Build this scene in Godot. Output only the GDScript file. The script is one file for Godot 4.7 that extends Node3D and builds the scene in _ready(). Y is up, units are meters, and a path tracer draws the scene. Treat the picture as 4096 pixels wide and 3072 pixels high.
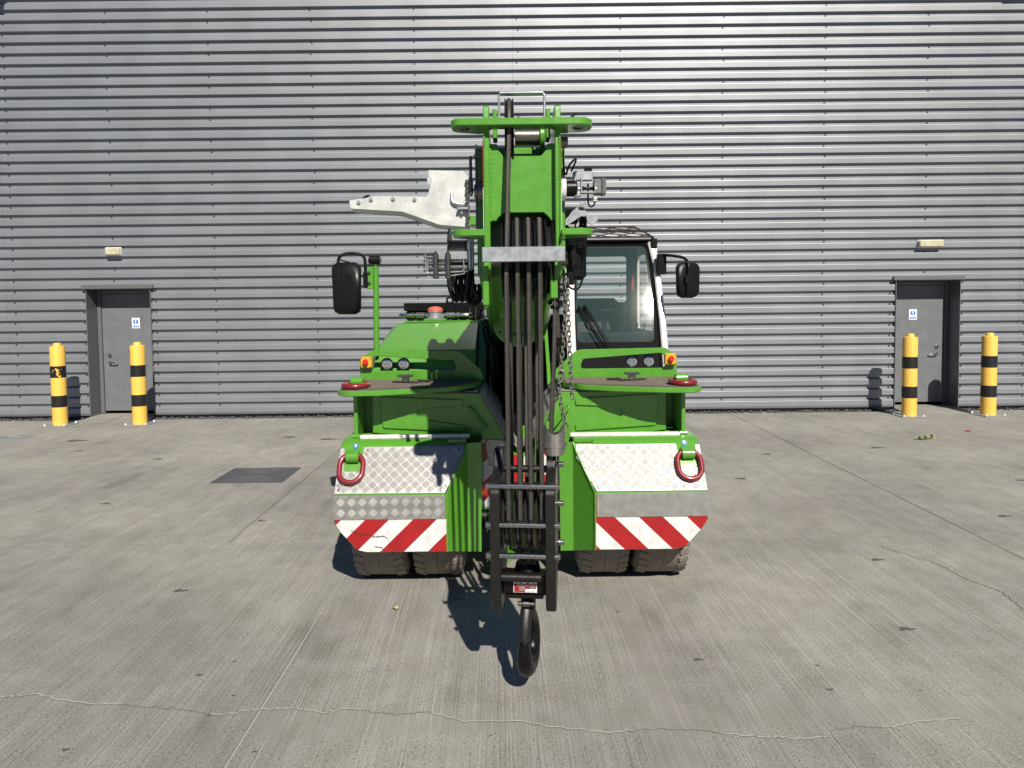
extends Node3D
# A green pick-and-carry crane parked nose-on in a concrete yard, a grey clad warehouse behind it.
# World: y up, metres, the camera looks along -z. Helper coordinates (x, y, Z): Z is the distance in front of the camera plane (world z = -Z).

const XC := 0.045          # centre line of the crane
const WALL := 12.05        # front of the cladding
var M := {}                # materials by name
var used := {}             # names taken at top level
var rng := RandomNumberGenerator.new()
var fit := Transform3D()    # where the group of parts being built is finally mounted

# ------------------------------------------------------------------ mesh builder
class MB:
	var v := PackedVector3Array()
	var n := PackedVector3Array()
	var uv := PackedVector2Array()
	var uv2 := PackedVector2Array()
	func t(a: Vector3, b: Vector3, c: Vector3, na: Vector3, nb: Vector3, nc: Vector3) -> void:
		var g := (c - a).cross(b - a)
		v.push_back(a)
		n.push_back(na)
		if g.dot(na + nb + nc) < 0.0:
			v.push_back(c)
			v.push_back(b)
			n.push_back(nc)
			n.push_back(nb)
		else:
			v.push_back(b)
			v.push_back(c)
			n.push_back(nb)
			n.push_back(nc)
	func q(a: Vector3, b: Vector3, c: Vector3, d: Vector3, nn: Vector3) -> void:
		t(a, b, c, nn, nn, nn)
		t(a, c, d, nn, nn, nn)
	func qs(a: Vector3, b: Vector3, c: Vector3, d: Vector3, na: Vector3, nb: Vector3, nc: Vector3, nd: Vector3) -> void:
		t(a, b, c, na, nb, nc)
		t(a, c, d, na, nc, nd)
	# flat quad whose normal points away from a point inside the body
	func qo(a: Vector3, b: Vector3, c: Vector3, d: Vector3, inside: Vector3) -> void:
		var nn := (c - a).cross(d - b).normalized()
		if nn.dot((a + b + c + d) / 4.0 - inside) < 0.0:
			nn = -nn
		q(a, b, c, d, nn)
	func hexa(p: Array) -> void:          # 8 corners: bottom ring 0-3, top ring 4-7
		var m := Vector3.ZERO
		for k in p:
			m += k
		m /= 8.0
		qo(p[0], p[1], p[2], p[3], m)
		qo(p[4], p[5], p[6], p[7], m)
		for i in 4:
			var j: int = (i + 1) % 4
			qo(p[i], p[j], p[4 + j], p[4 + i], m)
	func box(c: Vector3, s: Vector3, b := 0.003, basis := Basis()) -> void:
		var h := s / 2.0
		b = minf(b, minf(h.x, minf(h.y, h.z)) * 0.9)
		for i in 3:
			var j := (i + 1) % 3
			var k := (i + 2) % 3
			for si in [-1.0, 1.0]:
				var nn := Vector3.ZERO
				nn[i] = si
				var pts := []
				for w in [[-1.0, -1.0], [1.0, -1.0], [1.0, 1.0], [-1.0, 1.0]]:
					var p := Vector3.ZERO
					p[i] = si * h[i]
					p[j] = w[0] * (h[j] - b)
					p[k] = w[1] * (h[k] - b)
					pts.push_back(c + basis * p)
				q(pts[0], pts[1], pts[2], pts[3], basis * nn)
				for sj in [-1.0, 1.0]:
					var en := Vector3.ZERO
					en[i] = si
					en[j] = sj
					var e := []
					for w in [[0, -1.0], [0, 1.0], [1, 1.0], [1, -1.0]]:
						var p := Vector3.ZERO
						p[i] = si * (h[i] - (b if w[0] == 1 else 0.0))
						p[j] = sj * (h[j] - (b if w[0] == 0 else 0.0))
						p[k] = w[1] * (h[k] - b)
						e.push_back(c + basis * p)
					q(e[0], e[1], e[2], e[3], basis * en.normalized())
		for sx in [-1.0, 1.0]:
			for sy in [-1.0, 1.0]:
				for sz in [-1.0, 1.0]:
					var sg := Vector3(sx, sy, sz)
					var nn := basis * sg.normalized()
					t(c + basis * (sg * Vector3(h.x, h.y - b, h.z - b)), c + basis * (sg * Vector3(h.x - b, h.y, h.z - b)), c + basis * (sg * Vector3(h.x - b, h.y - b, h.z)), nn, nn, nn)
	static func ccw(p: PackedVector2Array, want := true) -> PackedVector2Array:
		var a := 0.0
		for i in p.size():
			a += p[i].cross(p[(i + 1) % p.size()])
		var o := p.duplicate()
		if (a > 0.0) != want:
			o.reverse()
		return o
	static func inset(p: PackedVector2Array, d: float) -> PackedVector2Array:
		var o := PackedVector2Array()
		var m := p.size()
		for i in m:
			var e1 := (p[i] - p[(i + m - 1) % m]).normalized()
			var e2 := (p[(i + 1) % m] - p[i]).normalized()
			var n1 := Vector2(e1.y, -e1.x)
			var n2 := Vector2(e2.y, -e2.x)
			o.push_back(p[i] - (n1 + n2) / maxf(1.0 + n1.dot(n2), 0.35) * d)
		return o
	# polygon in the xy plane of xf, pushed out along its z axis from 0 to d, edges chamfered by b; holes go right through
	func prism(poly: PackedVector2Array, xf: Transform3D, d: float, b := 0.003, holes := []) -> void:
		var loops := [ccw(poly)]
		for hh in holes:
			loops.push_back(ccw(hh, false))
		b = minf(b, d * 0.45)
		var rims := []
		for lp in loops:
			var m: int = lp.size()
			var ins := inset(lp, b)
			rims.push_back(ins)
			for i in m:
				var j: int = (i + 1) % m
				var e: Vector2 = (lp[j] - lp[i]).normalized()
				var e0: Vector2 = (lp[i] - lp[(i + m - 1) % m]).normalized()
				var e2: Vector2 = (lp[(j + 1) % m] - lp[j]).normalized()
				var nn := Vector2(e.y, -e.x)
				var na := nn
				var nb := nn
				if e0.dot(e) > 0.75:
					na = (nn + Vector2(e0.y, -e0.x)).normalized()
				if e2.dot(e) > 0.75:
					nb = (nn + Vector2(e2.y, -e2.x)).normalized()
				var wa := xf.basis * Vector3(na.x, na.y, 0)
				var wb := xf.basis * Vector3(nb.x, nb.y, 0)
				var up := xf.basis.z.normalized()
				var A: Vector3 = xf * Vector3(lp[i].x, lp[i].y, b)
				var B: Vector3 = xf * Vector3(lp[j].x, lp[j].y, b)
				var C: Vector3 = xf * Vector3(lp[j].x, lp[j].y, d - b)
				var D: Vector3 = xf * Vector3(lp[i].x, lp[i].y, d - b)
				qs(A, B, C, D, wa, wb, wb, wa)
				if b > 0.0:
					var ia: Vector3 = xf * Vector3(ins[i].x, ins[i].y, 0)
					var ib: Vector3 = xf * Vector3(ins[j].x, ins[j].y, 0)
					var ic: Vector3 = xf * Vector3(ins[j].x, ins[j].y, d)
					var idd: Vector3 = xf * Vector3(ins[i].x, ins[i].y, d)
					qs(A, B, ib, ia, (wa - up).normalized(), (wb - up).normalized(), (wb - up).normalized(), (wa - up).normalized())
					qs(D, C, ic, idd, (wa + up).normalized(), (wb + up).normalized(), (wb + up).normalized(), (wa + up).normalized())
		var cap: PackedVector2Array = rims[0]
		for k in range(1, rims.size()):
			var hp: PackedVector2Array = rims[k]
			var best := 1e9
			var bi := 0
			var bj := 0
			for i in cap.size():
				for j in hp.size():
					var dd := cap[i].distance_squared_to(hp[j])
					if dd < best:
						best = dd
						bi = i
						bj = j
			var o := PackedVector2Array()
			for i in bi + 1:
				o.push_back(cap[i])
			for j in hp.size() + 1:
				o.push_back(hp[(bj + j) % hp.size()])
			for i in range(bi, cap.size()):
				o.push_back(cap[i])
			var side := -(hp[bj] - cap[bi]).normalized().orthogonal() * 2e-5
			o[bi] += side
			o[bi + 1] += side
			o[bi + 1 + hp.size()] -= side
			o[bi + 2 + hp.size()] -= side
			cap = o
		var idx := Geometry2D.triangulate_polygon(cap)
		if idx.is_empty():
			print("no triangles for a polygon of ", cap.size(), " ", cap[0])
		var un := xf.basis.z.normalized()
		for k in range(0, idx.size(), 3):
			var p0 := cap[idx[k]]
			var p1 := cap[idx[k + 1]]
			var p2 := cap[idx[k + 2]]
			t(xf * Vector3(p0.x, p0.y, d), xf * Vector3(p1.x, p1.y, d), xf * Vector3(p2.x, p2.y, d), un, un, un)
			t(xf * Vector3(p0.x, p0.y, 0), xf * Vector3(p1.x, p1.y, 0), xf * Vector3(p2.x, p2.y, 0), -un, -un, -un)
	# profile (radius, height) from the bottom up, turned round the y axis of xf
	func lathe(prof: Array, xf: Transform3D, seg := 24, soft := 0.75) -> void:
		var m := prof.size()
		var ns := []
		for i in m - 1:
			var dlt: Vector2 = prof[i + 1] - prof[i]
			ns.push_back(Vector2(dlt.y, -dlt.x).normalized())
		for i in m - 1:
			var na: Vector2 = ns[i]
			var nb: Vector2 = ns[i]
			if i > 0 and ns[i - 1].dot(ns[i]) > soft:
				na = (ns[i] + ns[i - 1]).normalized()
			if i < m - 2 and ns[i + 1].dot(ns[i]) > soft:
				nb = (ns[i] + ns[i + 1]).normalized()
			for k in seg:
				var a0 := TAU * k / seg
				var a1 := TAU * (k + 1) / seg
				var c0 := Vector3(cos(a0), 0, sin(a0))
				var c1 := Vector3(cos(a1), 0, sin(a1))
				var P0: Vector2 = prof[i]
				var P1: Vector2 = prof[i + 1]
				var A := xf * (c0 * P0.x + Vector3(0, P0.y, 0))
				var B := xf * (c1 * P0.x + Vector3(0, P0.y, 0))
				var C := xf * (c1 * P1.x + Vector3(0, P1.y, 0))
				var D := xf * (c0 * P1.x + Vector3(0, P1.y, 0))
				var nA := (xf.basis * (c0 * na.x + Vector3(0, na.y, 0))).normalized()
				var nB := (xf.basis * (c1 * na.x + Vector3(0, na.y, 0))).normalized()
				var nC := (xf.basis * (c1 * nb.x + Vector3(0, nb.y, 0))).normalized()
				var nD := (xf.basis * (c0 * nb.x + Vector3(0, nb.y, 0))).normalized()
				if P0.x > 1e-6:
					t(A, B, C, nA, nB, nC)
				if P1.x > 1e-6:
					t(A, C, D, nA, nC, nD)
	static func axis(a: Vector3, b: Vector3) -> Transform3D:
		var y := (b - a).normalized()
		var x := y.cross(Vector3(0.31, 0.2, 0.93) if absf(y.dot(Vector3(0.31, 0.2, 0.93))) < 0.9 else Vector3(1, 0, 0)).normalized()
		return Transform3D(Basis(x, y, x.cross(y)), a)
	func cyl(a: Vector3, b: Vector3, r: float, seg := 20, bev := 0.002, r2 := -1.0) -> void:
		var L := a.distance_to(b)
		var R := r if r2 < 0.0 else r2
		lathe([Vector2(0, 0), Vector2(r - bev, 0), Vector2(r, bev), Vector2(R, L - bev), Vector2(R - bev, L), Vector2(0, L)], axis(a, b), seg)
	func tube(pts: Array, rad, seg := 10, closed := false, squash := Vector2(1, 1)) -> void:
		var m := pts.size()
		var ref := Vector3(0.13, 0.21, 0.97)
		var rings := []
		var nrm := []
		var prev := Vector3.ZERO
		for i in m:
			var T: Vector3
			if closed:
				T = (pts[(i + 1) % m] - pts[(i + m - 1) % m]).normalized()
			else:
				T = (pts[mini(i + 1, m - 1)] - pts[maxi(i - 1, 0)]).normalized()
			var X: Vector3
			if i == 0:
				X = T.cross(ref if absf(T.dot(ref)) < 0.9 else Vector3(1, 0, 0)).normalized()
			else:
				X = (prev - T * prev.dot(T)).normalized()
			prev = X
			var Y := T.cross(X)
			var r: float = rad[i] if rad is Array else rad
			var ring := []
			var rn := []
			for k in seg:
				var a := TAU * k / seg
				ring.push_back(pts[i] + (X * cos(a) * squash.x + Y * sin(a) * squash.y) * r)
				rn.push_back((X * cos(a) / squash.x + Y * sin(a) / squash.y).normalized())
			rings.push_back(ring)
			nrm.push_back(rn)
		for i in (m if closed else m - 1):
			var j := (i + 1) % m
			var off := 0
			if closed and j == 0:      # twist of the frame round the loop
				var bd := 1e9
				for k in seg:
					var dd: float = rings[0][k].distance_squared_to(rings[i][0])
					if dd < bd:
						bd = dd
						off = k
			for k in seg:
				var k2 := (k + 1) % seg
				var o1 := (k + off) % seg
				var o2 := (k2 + off) % seg
				qs(rings[i][k], rings[i][k2], rings[j][o2], rings[j][o1], nrm[i][k], nrm[i][k2], nrm[j][o2], nrm[j][o1])
		if not closed:
			for e in [0, m - 1]:
				var nn: Vector3 = (pts[0] - pts[1]).normalized() if e == 0 else (pts[m - 1] - pts[m - 2]).normalized()
				for k in seg:
					t(pts[e], rings[e][k], rings[e][(k + 1) % seg], nn, nn, nn)
	# laid wire rope between two points
	func rope(a: Vector3, b: Vector3, r: float, pitch := 0.1) -> void:
		var xf := axis(a, b)
		var L := a.distance_to(b)
		var steps := int(ceil(L / pitch * 9.0))
		for s in 6:
			var pts := []
			for i in steps + 1:
				var h := L * i / steps
				var ang := TAU * (h / pitch + s / 6.0)
				pts.push_back(xf * Vector3(cos(ang) * r * 0.62, h, sin(ang) * r * 0.62))
			tube(pts, r * 0.42, 5)
	static func smooth(pts: Array, per := 6) -> Array:
		var c := Curve3D.new()
		for i in pts.size():
			var tg: Vector3 = (pts[mini(i + 1, pts.size() - 1)] - pts[maxi(i - 1, 0)]) / 6.0
			c.add_point(pts[i], -tg, tg)
		var o := []
		for i in pts.size() - 1:
			for k in per:
				o.push_back(c.sample(i, float(k) / per))
		o.push_back(pts[pts.size() - 1])
		return o

# rounded copy of a polygon: r is one radius or one for each corner
func rnd(p: Array, r, seg := 5) -> PackedVector2Array:
	var o := PackedVector2Array()
	var m := p.size()
	for i in m:
		var rad: float = r[i] if r is Array else r
		var a: Vector2 = p[(i + m - 1) % m]
		var b: Vector2 = p[i]
		var c: Vector2 = p[(i + 1) % m]
		var u := (a - b).normalized()
		var w := (c - b).normalized()
		var half := acos(clampf(u.dot(w), -1, 1)) / 2.0
		if rad < 1e-4 or half > 1.5:
			o.push_back(b)
			continue
		var cut := minf(rad / tan(half), minf(a.distance_to(b), c.distance_to(b)) * 0.49)
		var rr := cut * tan(half)
		var cen := b + (u + w).normalized() * (rr / sin(half))
		var a0 := (b + u * cut - cen).angle()
		var d := wrapf((b + w * cut - cen).angle() - a0, -PI, PI)
		for k in seg + 1:
			o.push_back(cen + Vector2.from_angle(a0 + d * k / seg) * rr)
	return o
func circ(c: Vector2, r: float, seg := 20) -> PackedVector2Array:
	var o := PackedVector2Array()
	for k in seg:
		o.push_back(c + Vector2.from_angle(TAU * k / seg) * r)
	return o
func mir(p: Array, s: float) -> Array:
	var o := []
	for k in p:
		o.push_back(Vector2(k.x * s, k.y))
	return o
func rect(x0: float, y0: float, x1: float, y1: float) -> Array:
	return [Vector2(x0, y0), Vector2(x1, y0), Vector2(x1, y1), Vector2(x0, y1)]

# ------------------------------------------------------------------ frames and nodes
func W(x: float, y: float, Z: float) -> Vector3:          # a point of the crane
	return Vector3(XC + x, y, -Z)
func facing(Z: float, th: float) -> Transform3D:          # polygons (x, y), front face at Z
	return Transform3D(Basis(), Vector3(XC, 0, -(Z + th)))
func across(x0: float) -> Transform3D:                    # polygons (Z, y), pushed out along +x from x0
	return Transform3D(Basis(Vector3(0, 0, -1), Vector3(0, 1, 0), Vector3(1, 0, 0)), Vector3(XC + x0, 0, 0))
func lying(y0: float) -> Transform3D:                     # polygons (x, Z), pushed out along +y from y0
	return Transform3D(Basis(Vector3(1, 0, 0), Vector3(0, 0, -1), Vector3(0, 1, 0)), Vector3(XC, y0, 0))
func leaning(y0: float, Z0: float, y1: float, Z1: float) -> Transform3D:   # polygons (x, distance up the slope), pushed out of the slope
	var up := Vector3(0, y1 - y0, -(Z1 - Z0)).normalized()
	return Transform3D(Basis(Vector3(1, 0, 0), up, Vector3(1, 0, 0).cross(up)), Vector3(XC, y0, -Z0))

func numbered(nm: String) -> String:
	if not used.has(nm):
		used[nm] = 0
		return nm
	used[nm] += 1
	return "%s_%03d" % [nm, used[nm]]
func tag(o: Node, label := "", category := "", group := "", kind := "") -> Node:
	if label != "":
		o.set_meta("label", label)
	if category != "":
		o.set_meta("category", category)
	if group != "":
		o.set_meta("group", group)
	if kind != "":
		o.set_meta("kind", kind)
	return o
func thing(nm: String, at: Vector3, label: String, category: String, group := "") -> Node3D:
	var o := Node3D.new()
	o.name = numbered(nm)
	add_child(o)
	o.position = at
	tag(o, label, category, group)
	return o
func mesh_of(mb: MB, off := Vector3.ZERO) -> ArrayMesh:
	var a := []
	a.resize(Mesh.ARRAY_MAX)
	var vv := mb.v.duplicate()
	if off != Vector3.ZERO:
		for i in vv.size():
			vv[i] -= off
	a[Mesh.ARRAY_VERTEX] = vv
	a[Mesh.ARRAY_NORMAL] = mb.n
	if mb.uv.size() == vv.size():
		a[Mesh.ARRAY_TEX_UV] = mb.uv
	if mb.uv2.size() == vv.size():
		a[Mesh.ARRAY_TEX_UV2] = mb.uv2
	var me := ArrayMesh.new()
	me.add_surface_from_arrays(Mesh.PRIMITIVE_TRIANGLES, a)
	return me
# builds are in world axes; the mesh is stored relative to its parent
func part(mb: MB, nm: String, mat: String, parent: Node3D, label := "", kind := "") -> MeshInstance3D:
	var o := MeshInstance3D.new()
	if fit != Transform3D():
		mb.v = fit * mb.v
	o.mesh = mesh_of(mb, parent.global_position)
	o.material_override = M[mat]
	if parent == self:
		o.name = numbered(nm)
		add_child(o)
	else:
		o.name = nm
		parent.add_child(o, true)
	tag(o, label, "", "", kind)
	return o
func inst(me: Mesh, nm: String, mat: String, parent: Node3D, xf: Transform3D) -> MeshInstance3D:
	var o := MeshInstance3D.new()
	o.mesh = me
	o.material_override = M[mat]
	o.name = nm
	parent.add_child(o, true)
	o.transform = xf
	return o

# ------------------------------------------------------------------ textures and materials
func noise(sd: int, fr: float, oct := 4, kind := FastNoiseLite.TYPE_SIMPLEX_SMOOTH) -> FastNoiseLite:
	var f := FastNoiseLite.new()
	f.seed = sd
	f.noise_type = kind
	f.frequency = fr
	f.fractal_octaves = oct
	return f
func grey(f: FastNoiseLite, w: int, h: int) -> PackedByteArray:
	var im := f.get_seamless_image(w, h)
	im.convert(Image.FORMAT_L8)
	return im.get_data()
func stretched(f: FastNoiseLite, w: int, h: int, to_w: int, to_h: int) -> PackedByteArray:
	var im := f.get_seamless_image(w, h)
	im.convert(Image.FORMAT_L8)
	im.resize(to_w, to_h, Image.INTERPOLATE_CUBIC)
	return im.get_data()
func tex(d: PackedByteArray, w: int, h: int, fmt: int, mip := true) -> ImageTexture:
	var im := Image.create_from_data(w, h, false, fmt, d)
	if mip:
		im.generate_mipmaps()
	return ImageTexture.create_from_image(im)
func lin(r: float, g: float, b: float) -> Color:
	return Color(r, g, b).linear_to_srgb()
# patches between two greys, with scattered specks of a third tone
func mottle(sd: int, size: int, lo: float, hi: float, speck := -1.0, share := 0.0, fr := 0.012) -> ImageTexture:
	var a := grey(noise(sd, fr, 5), size, size)
	var b := grey(noise(sd + 7, 0.11, 2), size, size)
	var c := grey(noise(sd + 13, 0.045, 3), size, size)
	var o := PackedByteArray()
	o.resize(size * size)
	for i in size * size:
		var k: float = lo + (hi - lo) * clampf((a[i] * 0.75 + b[i] * 0.25) / 255.0, 0, 1)
		if share > 0.0 and c[i] / 255.0 > 1.0 - share and b[i] > 120:
			k = speck
		o[i] = int(clampf(k, 0, 1) * 255.0)
	return tex(o, size, size, Image.FORMAT_L8)
func bumps(sd: int, size: int, fr: float, strength: float) -> ImageTexture:
	var im := noise(sd, fr, 4).get_seamless_image(size, size)
	im.convert(Image.FORMAT_RGBA8)
	im.bump_map_to_normal_map(strength)
	im.generate_mipmaps()
	return ImageTexture.create_from_image(im)
func mat(nm: String, col: Color, rough: float, metal := 0.0, o := {}) -> StandardMaterial3D:
	var m := StandardMaterial3D.new()
	m.resource_name = nm
	m.albedo_color = col
	m.roughness = rough
	m.metallic = metal
	m.uv1_triplanar = true
	m.uv1_scale = Vector3.ONE * o.get("scale", 1.0)
	if o.has("tex"):
		m.albedo_texture = o.tex
	if o.has("rtex"):
		m.roughness_texture = o.rtex
		m.roughness_texture_channel = BaseMaterial3D.TEXTURE_CHANNEL_GRAYSCALE
	if o.has("ntex"):
		m.normal_enabled = true
		m.normal_texture = o.ntex
		m.normal_scale = o.get("nscale", 0.3)
	if o.has("coat"):
		m.clearcoat_enabled = true
		m.clearcoat = o.coat
		m.clearcoat_roughness = o.get("coat_rough", 0.12)
	if o.has("spec"):
		m.metallic_specular = o.spec
	M[nm] = m
	return m

func make_materials() -> void:
	var fine := mottle(3, 512, 0.80, 1.0)
	var worn := mottle(11, 512, 0.90, 1.0, 0.40, 0.085)
	var dusty := mottle(23, 512, 0.62, 1.0, 0.5, 0.2, 0.02)
	var scuff := mottle(31, 512, 0.55, 1.0, 1.0, 0.25, 0.02)
	var chip := mottle(41, 512, 0.40, 0.62, 1.0, 0.26)
	var soft := mottle(19, 512, 0.78, 1.0, 0.6, 0.10, 0.008)
	var peel := bumps(5, 512, 0.05, 2.0)
	var coarse := bumps(6, 512, 0.12, 5.0)
	mat("green", lin(0.085, 0.285, 0.026), 0.42, 0.0, {"tex": worn, "rtex": scuff, "ntex": peel, "nscale": 0.12, "scale": 1.6, "coat": 0.5, "coat_rough": 0.16})
	mat("cab_white", lin(0.72, 0.73, 0.72), 0.4, 0.0, {"tex": fine, "coat": 0.3, "scale": 1.3})
	mat("jib_white", lin(0.68, 0.70, 0.685), 0.48, 0.15, {"tex": soft, "scale": 1.0, "rtex": scuff})
	mat("zinc", lin(0.55, 0.59, 0.63), 0.42, 0.6, {"tex": soft, "rtex": scuff, "scale": 3.0})
	mat("chrome", lin(0.62, 0.62, 0.61), 0.28, 1.0, {"tex": dusty, "scale": 7.0, "rtex": scuff})
	mat("steel", lin(0.30, 0.29, 0.27), 0.42, 0.9, {"tex": dusty, "scale": 8.0, "rtex": scuff})
	mat("cast", lin(0.33, 0.32, 0.30), 0.5, 0.75, {"tex": dusty, "ntex": coarse, "nscale": 0.5, "scale": 8.0})
	mat("rope", lin(0.125, 0.118, 0.108), 0.55, 0.6, {"tex": dusty, "scale": 5.0})
	mat("black", lin(0.014, 0.014, 0.016), 0.45, 0.0, {"spec": 0.35, "tex": chip, "rtex": scuff, "scale": 2.5, "ntex": peel, "nscale": 0.2})
	mat("worn_black", lin(0.060, 0.058, 0.055), 0.5, 0.1, {"tex": mottle(57, 512, 0.30, 0.5, 1.0, 0.16, 0.02), "rtex": scuff, "scale": 3.0, "ntex": coarse, "nscale": 0.15})
	mat("sheave", lin(0.028, 0.028, 0.032), 0.36, 0.2, {"tex": dusty, "scale": 4.0})
	mat("plastic", lin(0.008, 0.008, 0.009), 0.45, 0.0, {"rtex": scuff, "scale": 3.0, "spec": 0.3})
	mat("seal", lin(0.012, 0.012, 0.013), 0.95, 0.0, {"spec": 0.08})
	mat("box_grey", lin(0.12, 0.125, 0.13), 0.55)
	mat("rubber", lin(0.25, 0.22, 0.185), 0.85, 0.0, {"tex": soft, "scale": 2.4, "ntex": coarse, "nscale": 0.25})
	mat("hose", lin(0.008, 0.008, 0.009), 0.6, 0.0, {"spec": 0.3})
	mat("ring_red", lin(0.21, 0.009, 0.017), 0.38, 0.0, {"tex": worn, "scale": 4.0, "coat": 0.4})
	mat("film_red", lin(0.37, 0.009, 0.013), 0.38, 0.0, {"tex": fine, "coat": 0.3})
	mat("film_white", lin(0.74, 0.75, 0.75), 0.38, 0.0, {"tex": fine, "coat": 0.3, "scale": 1.5})
	mat("tread", lin(0.43, 0.43, 0.42), 0.60, 0.60, {"tex": fine, "rtex": scuff, "scale": 2.0})
	mat("grip", lin(0.26, 0.215, 0.175), 0.8, 0.0, {"tex": mottle(71, 512, 0.35, 1.0, 0.2, 0.25, 0.05), "scale": 2.4, "ntex": coarse, "nscale": 0.6})
	mat("nylon", lin(0.76, 0.76, 0.74), 0.5, 0.0, {"tex": soft, "scale": 3.0})
	mat("tag", lin(0.48, 0.48, 0.47), 0.4, 0.6, {"tex": mottle(83, 512, 0.75, 1.0, 0.25, 0.24, 0.02), "scale": 3.0})
	mat("yellow_box", lin(0.80, 0.42, 0.03), 0.42, 0.0, {"tex": fine})
	mat("button", lin(0.62, 0.02, 0.02), 0.3)
	mat("cap_red", lin(0.55, 0.10, 0.07), 0.55, 0.0, {"tex": worn, "scale": 6.0})
	mat("sticker_blue", lin(0.01, 0.16, 0.52), 0.4)
	mat("sticker_white", lin(0.80, 0.80, 0.80), 0.4)
	mat("lens", lin(0.62, 0.64, 0.66), 0.14, 0.85)
	mat("rust", lin(0.075, 0.038, 0.024), 0.8, 0.0, {"tex": dusty, "scale": 8.0})
	mat("seat", lin(0.02, 0.021, 0.023), 0.7)
	mat("cab_trim", lin(0.014, 0.017, 0.019), 0.7, 0.0, {"spec": 0.2})
	mat("belt_red", lin(0.45, 0.02, 0.03), 0.6)
	mat("label_red", lin(0.26, 0.012, 0.02), 0.45)
	mat("label_green", lin(0.05, 0.22, 0.07), 0.45)
	mat("ink", lin(0.02, 0.02, 0.02), 0.6)
	var g := mat("glass", lin(0.14, 0.25, 0.235), 0.03)
	g.uv1_triplanar = false
	g.transparency = BaseMaterial3D.TRANSPARENCY_ALPHA
	g.albedo_color.a = 0.13
	# building
	mat("cladding", lin(0.285, 0.306, 0.332), 0.46, 0.5, {"tex": mottle(91, 512, 0.90, 1.0, 0.8, 0.1, 0.006), "scale": 0.35})
	mat("flashing", lin(0.15, 0.155, 0.165), 0.45, 0.4)
	mat("door_paint", lin(0.150, 0.164, 0.178), 0.45, 0.0, {"tex": mottle(97, 512, 0.88, 1.0, 0.75, 0.15, 0.01), "scale": 0.7, "ntex": peel, "nscale": 0.06})
	mat("frame_paint", lin(0.105, 0.114, 0.124), 0.45)
	mat("lamp_cream", lin(0.62, 0.60, 0.44), 0.35, 0.0, {"tex": fine})
	mat("screw", lin(0.03, 0.03, 0.033), 0.4, 0.3)
	mat("stone", lin(0.06, 0.06, 0.062), 0.9)
	# yard
	mat("yellow", lin(0.80, 0.50, 0.085), 0.5, 0.0, {"tex": worn, "ntex": coarse, "nscale": 0.12, "scale": 2.0})
	mat("tape", lin(0.010, 0.010, 0.011), 0.42, 0.0, {"ntex": coarse, "nscale": 0.15, "scale": 3.0})
	mat("iron", lin(0.15, 0.155, 0.17), 0.55, 0.3, {"tex": dusty, "scale": 3.0, "ntex": coarse, "nscale": 0.3})
	mat("sealant", lin(0.42, 0.41, 0.39), 0.8)
	mat("crack", lin(0.15, 0.145, 0.135), 0.95)
	mat("crack_edge", lin(0.42, 0.415, 0.39), 0.95)
	mat("grime", lin(0.085, 0.080, 0.074), 0.9)
	mat("blue_paint", lin(0.235, 0.255, 0.30), 0.9)
	mat("leaf_dry", lin(0.42, 0.36, 0.19), 0.8)
	mat("leaf_green", lin(0.23, 0.27, 0.09), 0.8)
	mat("scrap_red", lin(0.42, 0.05, 0.03), 0.6)
	make_concrete()

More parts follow.
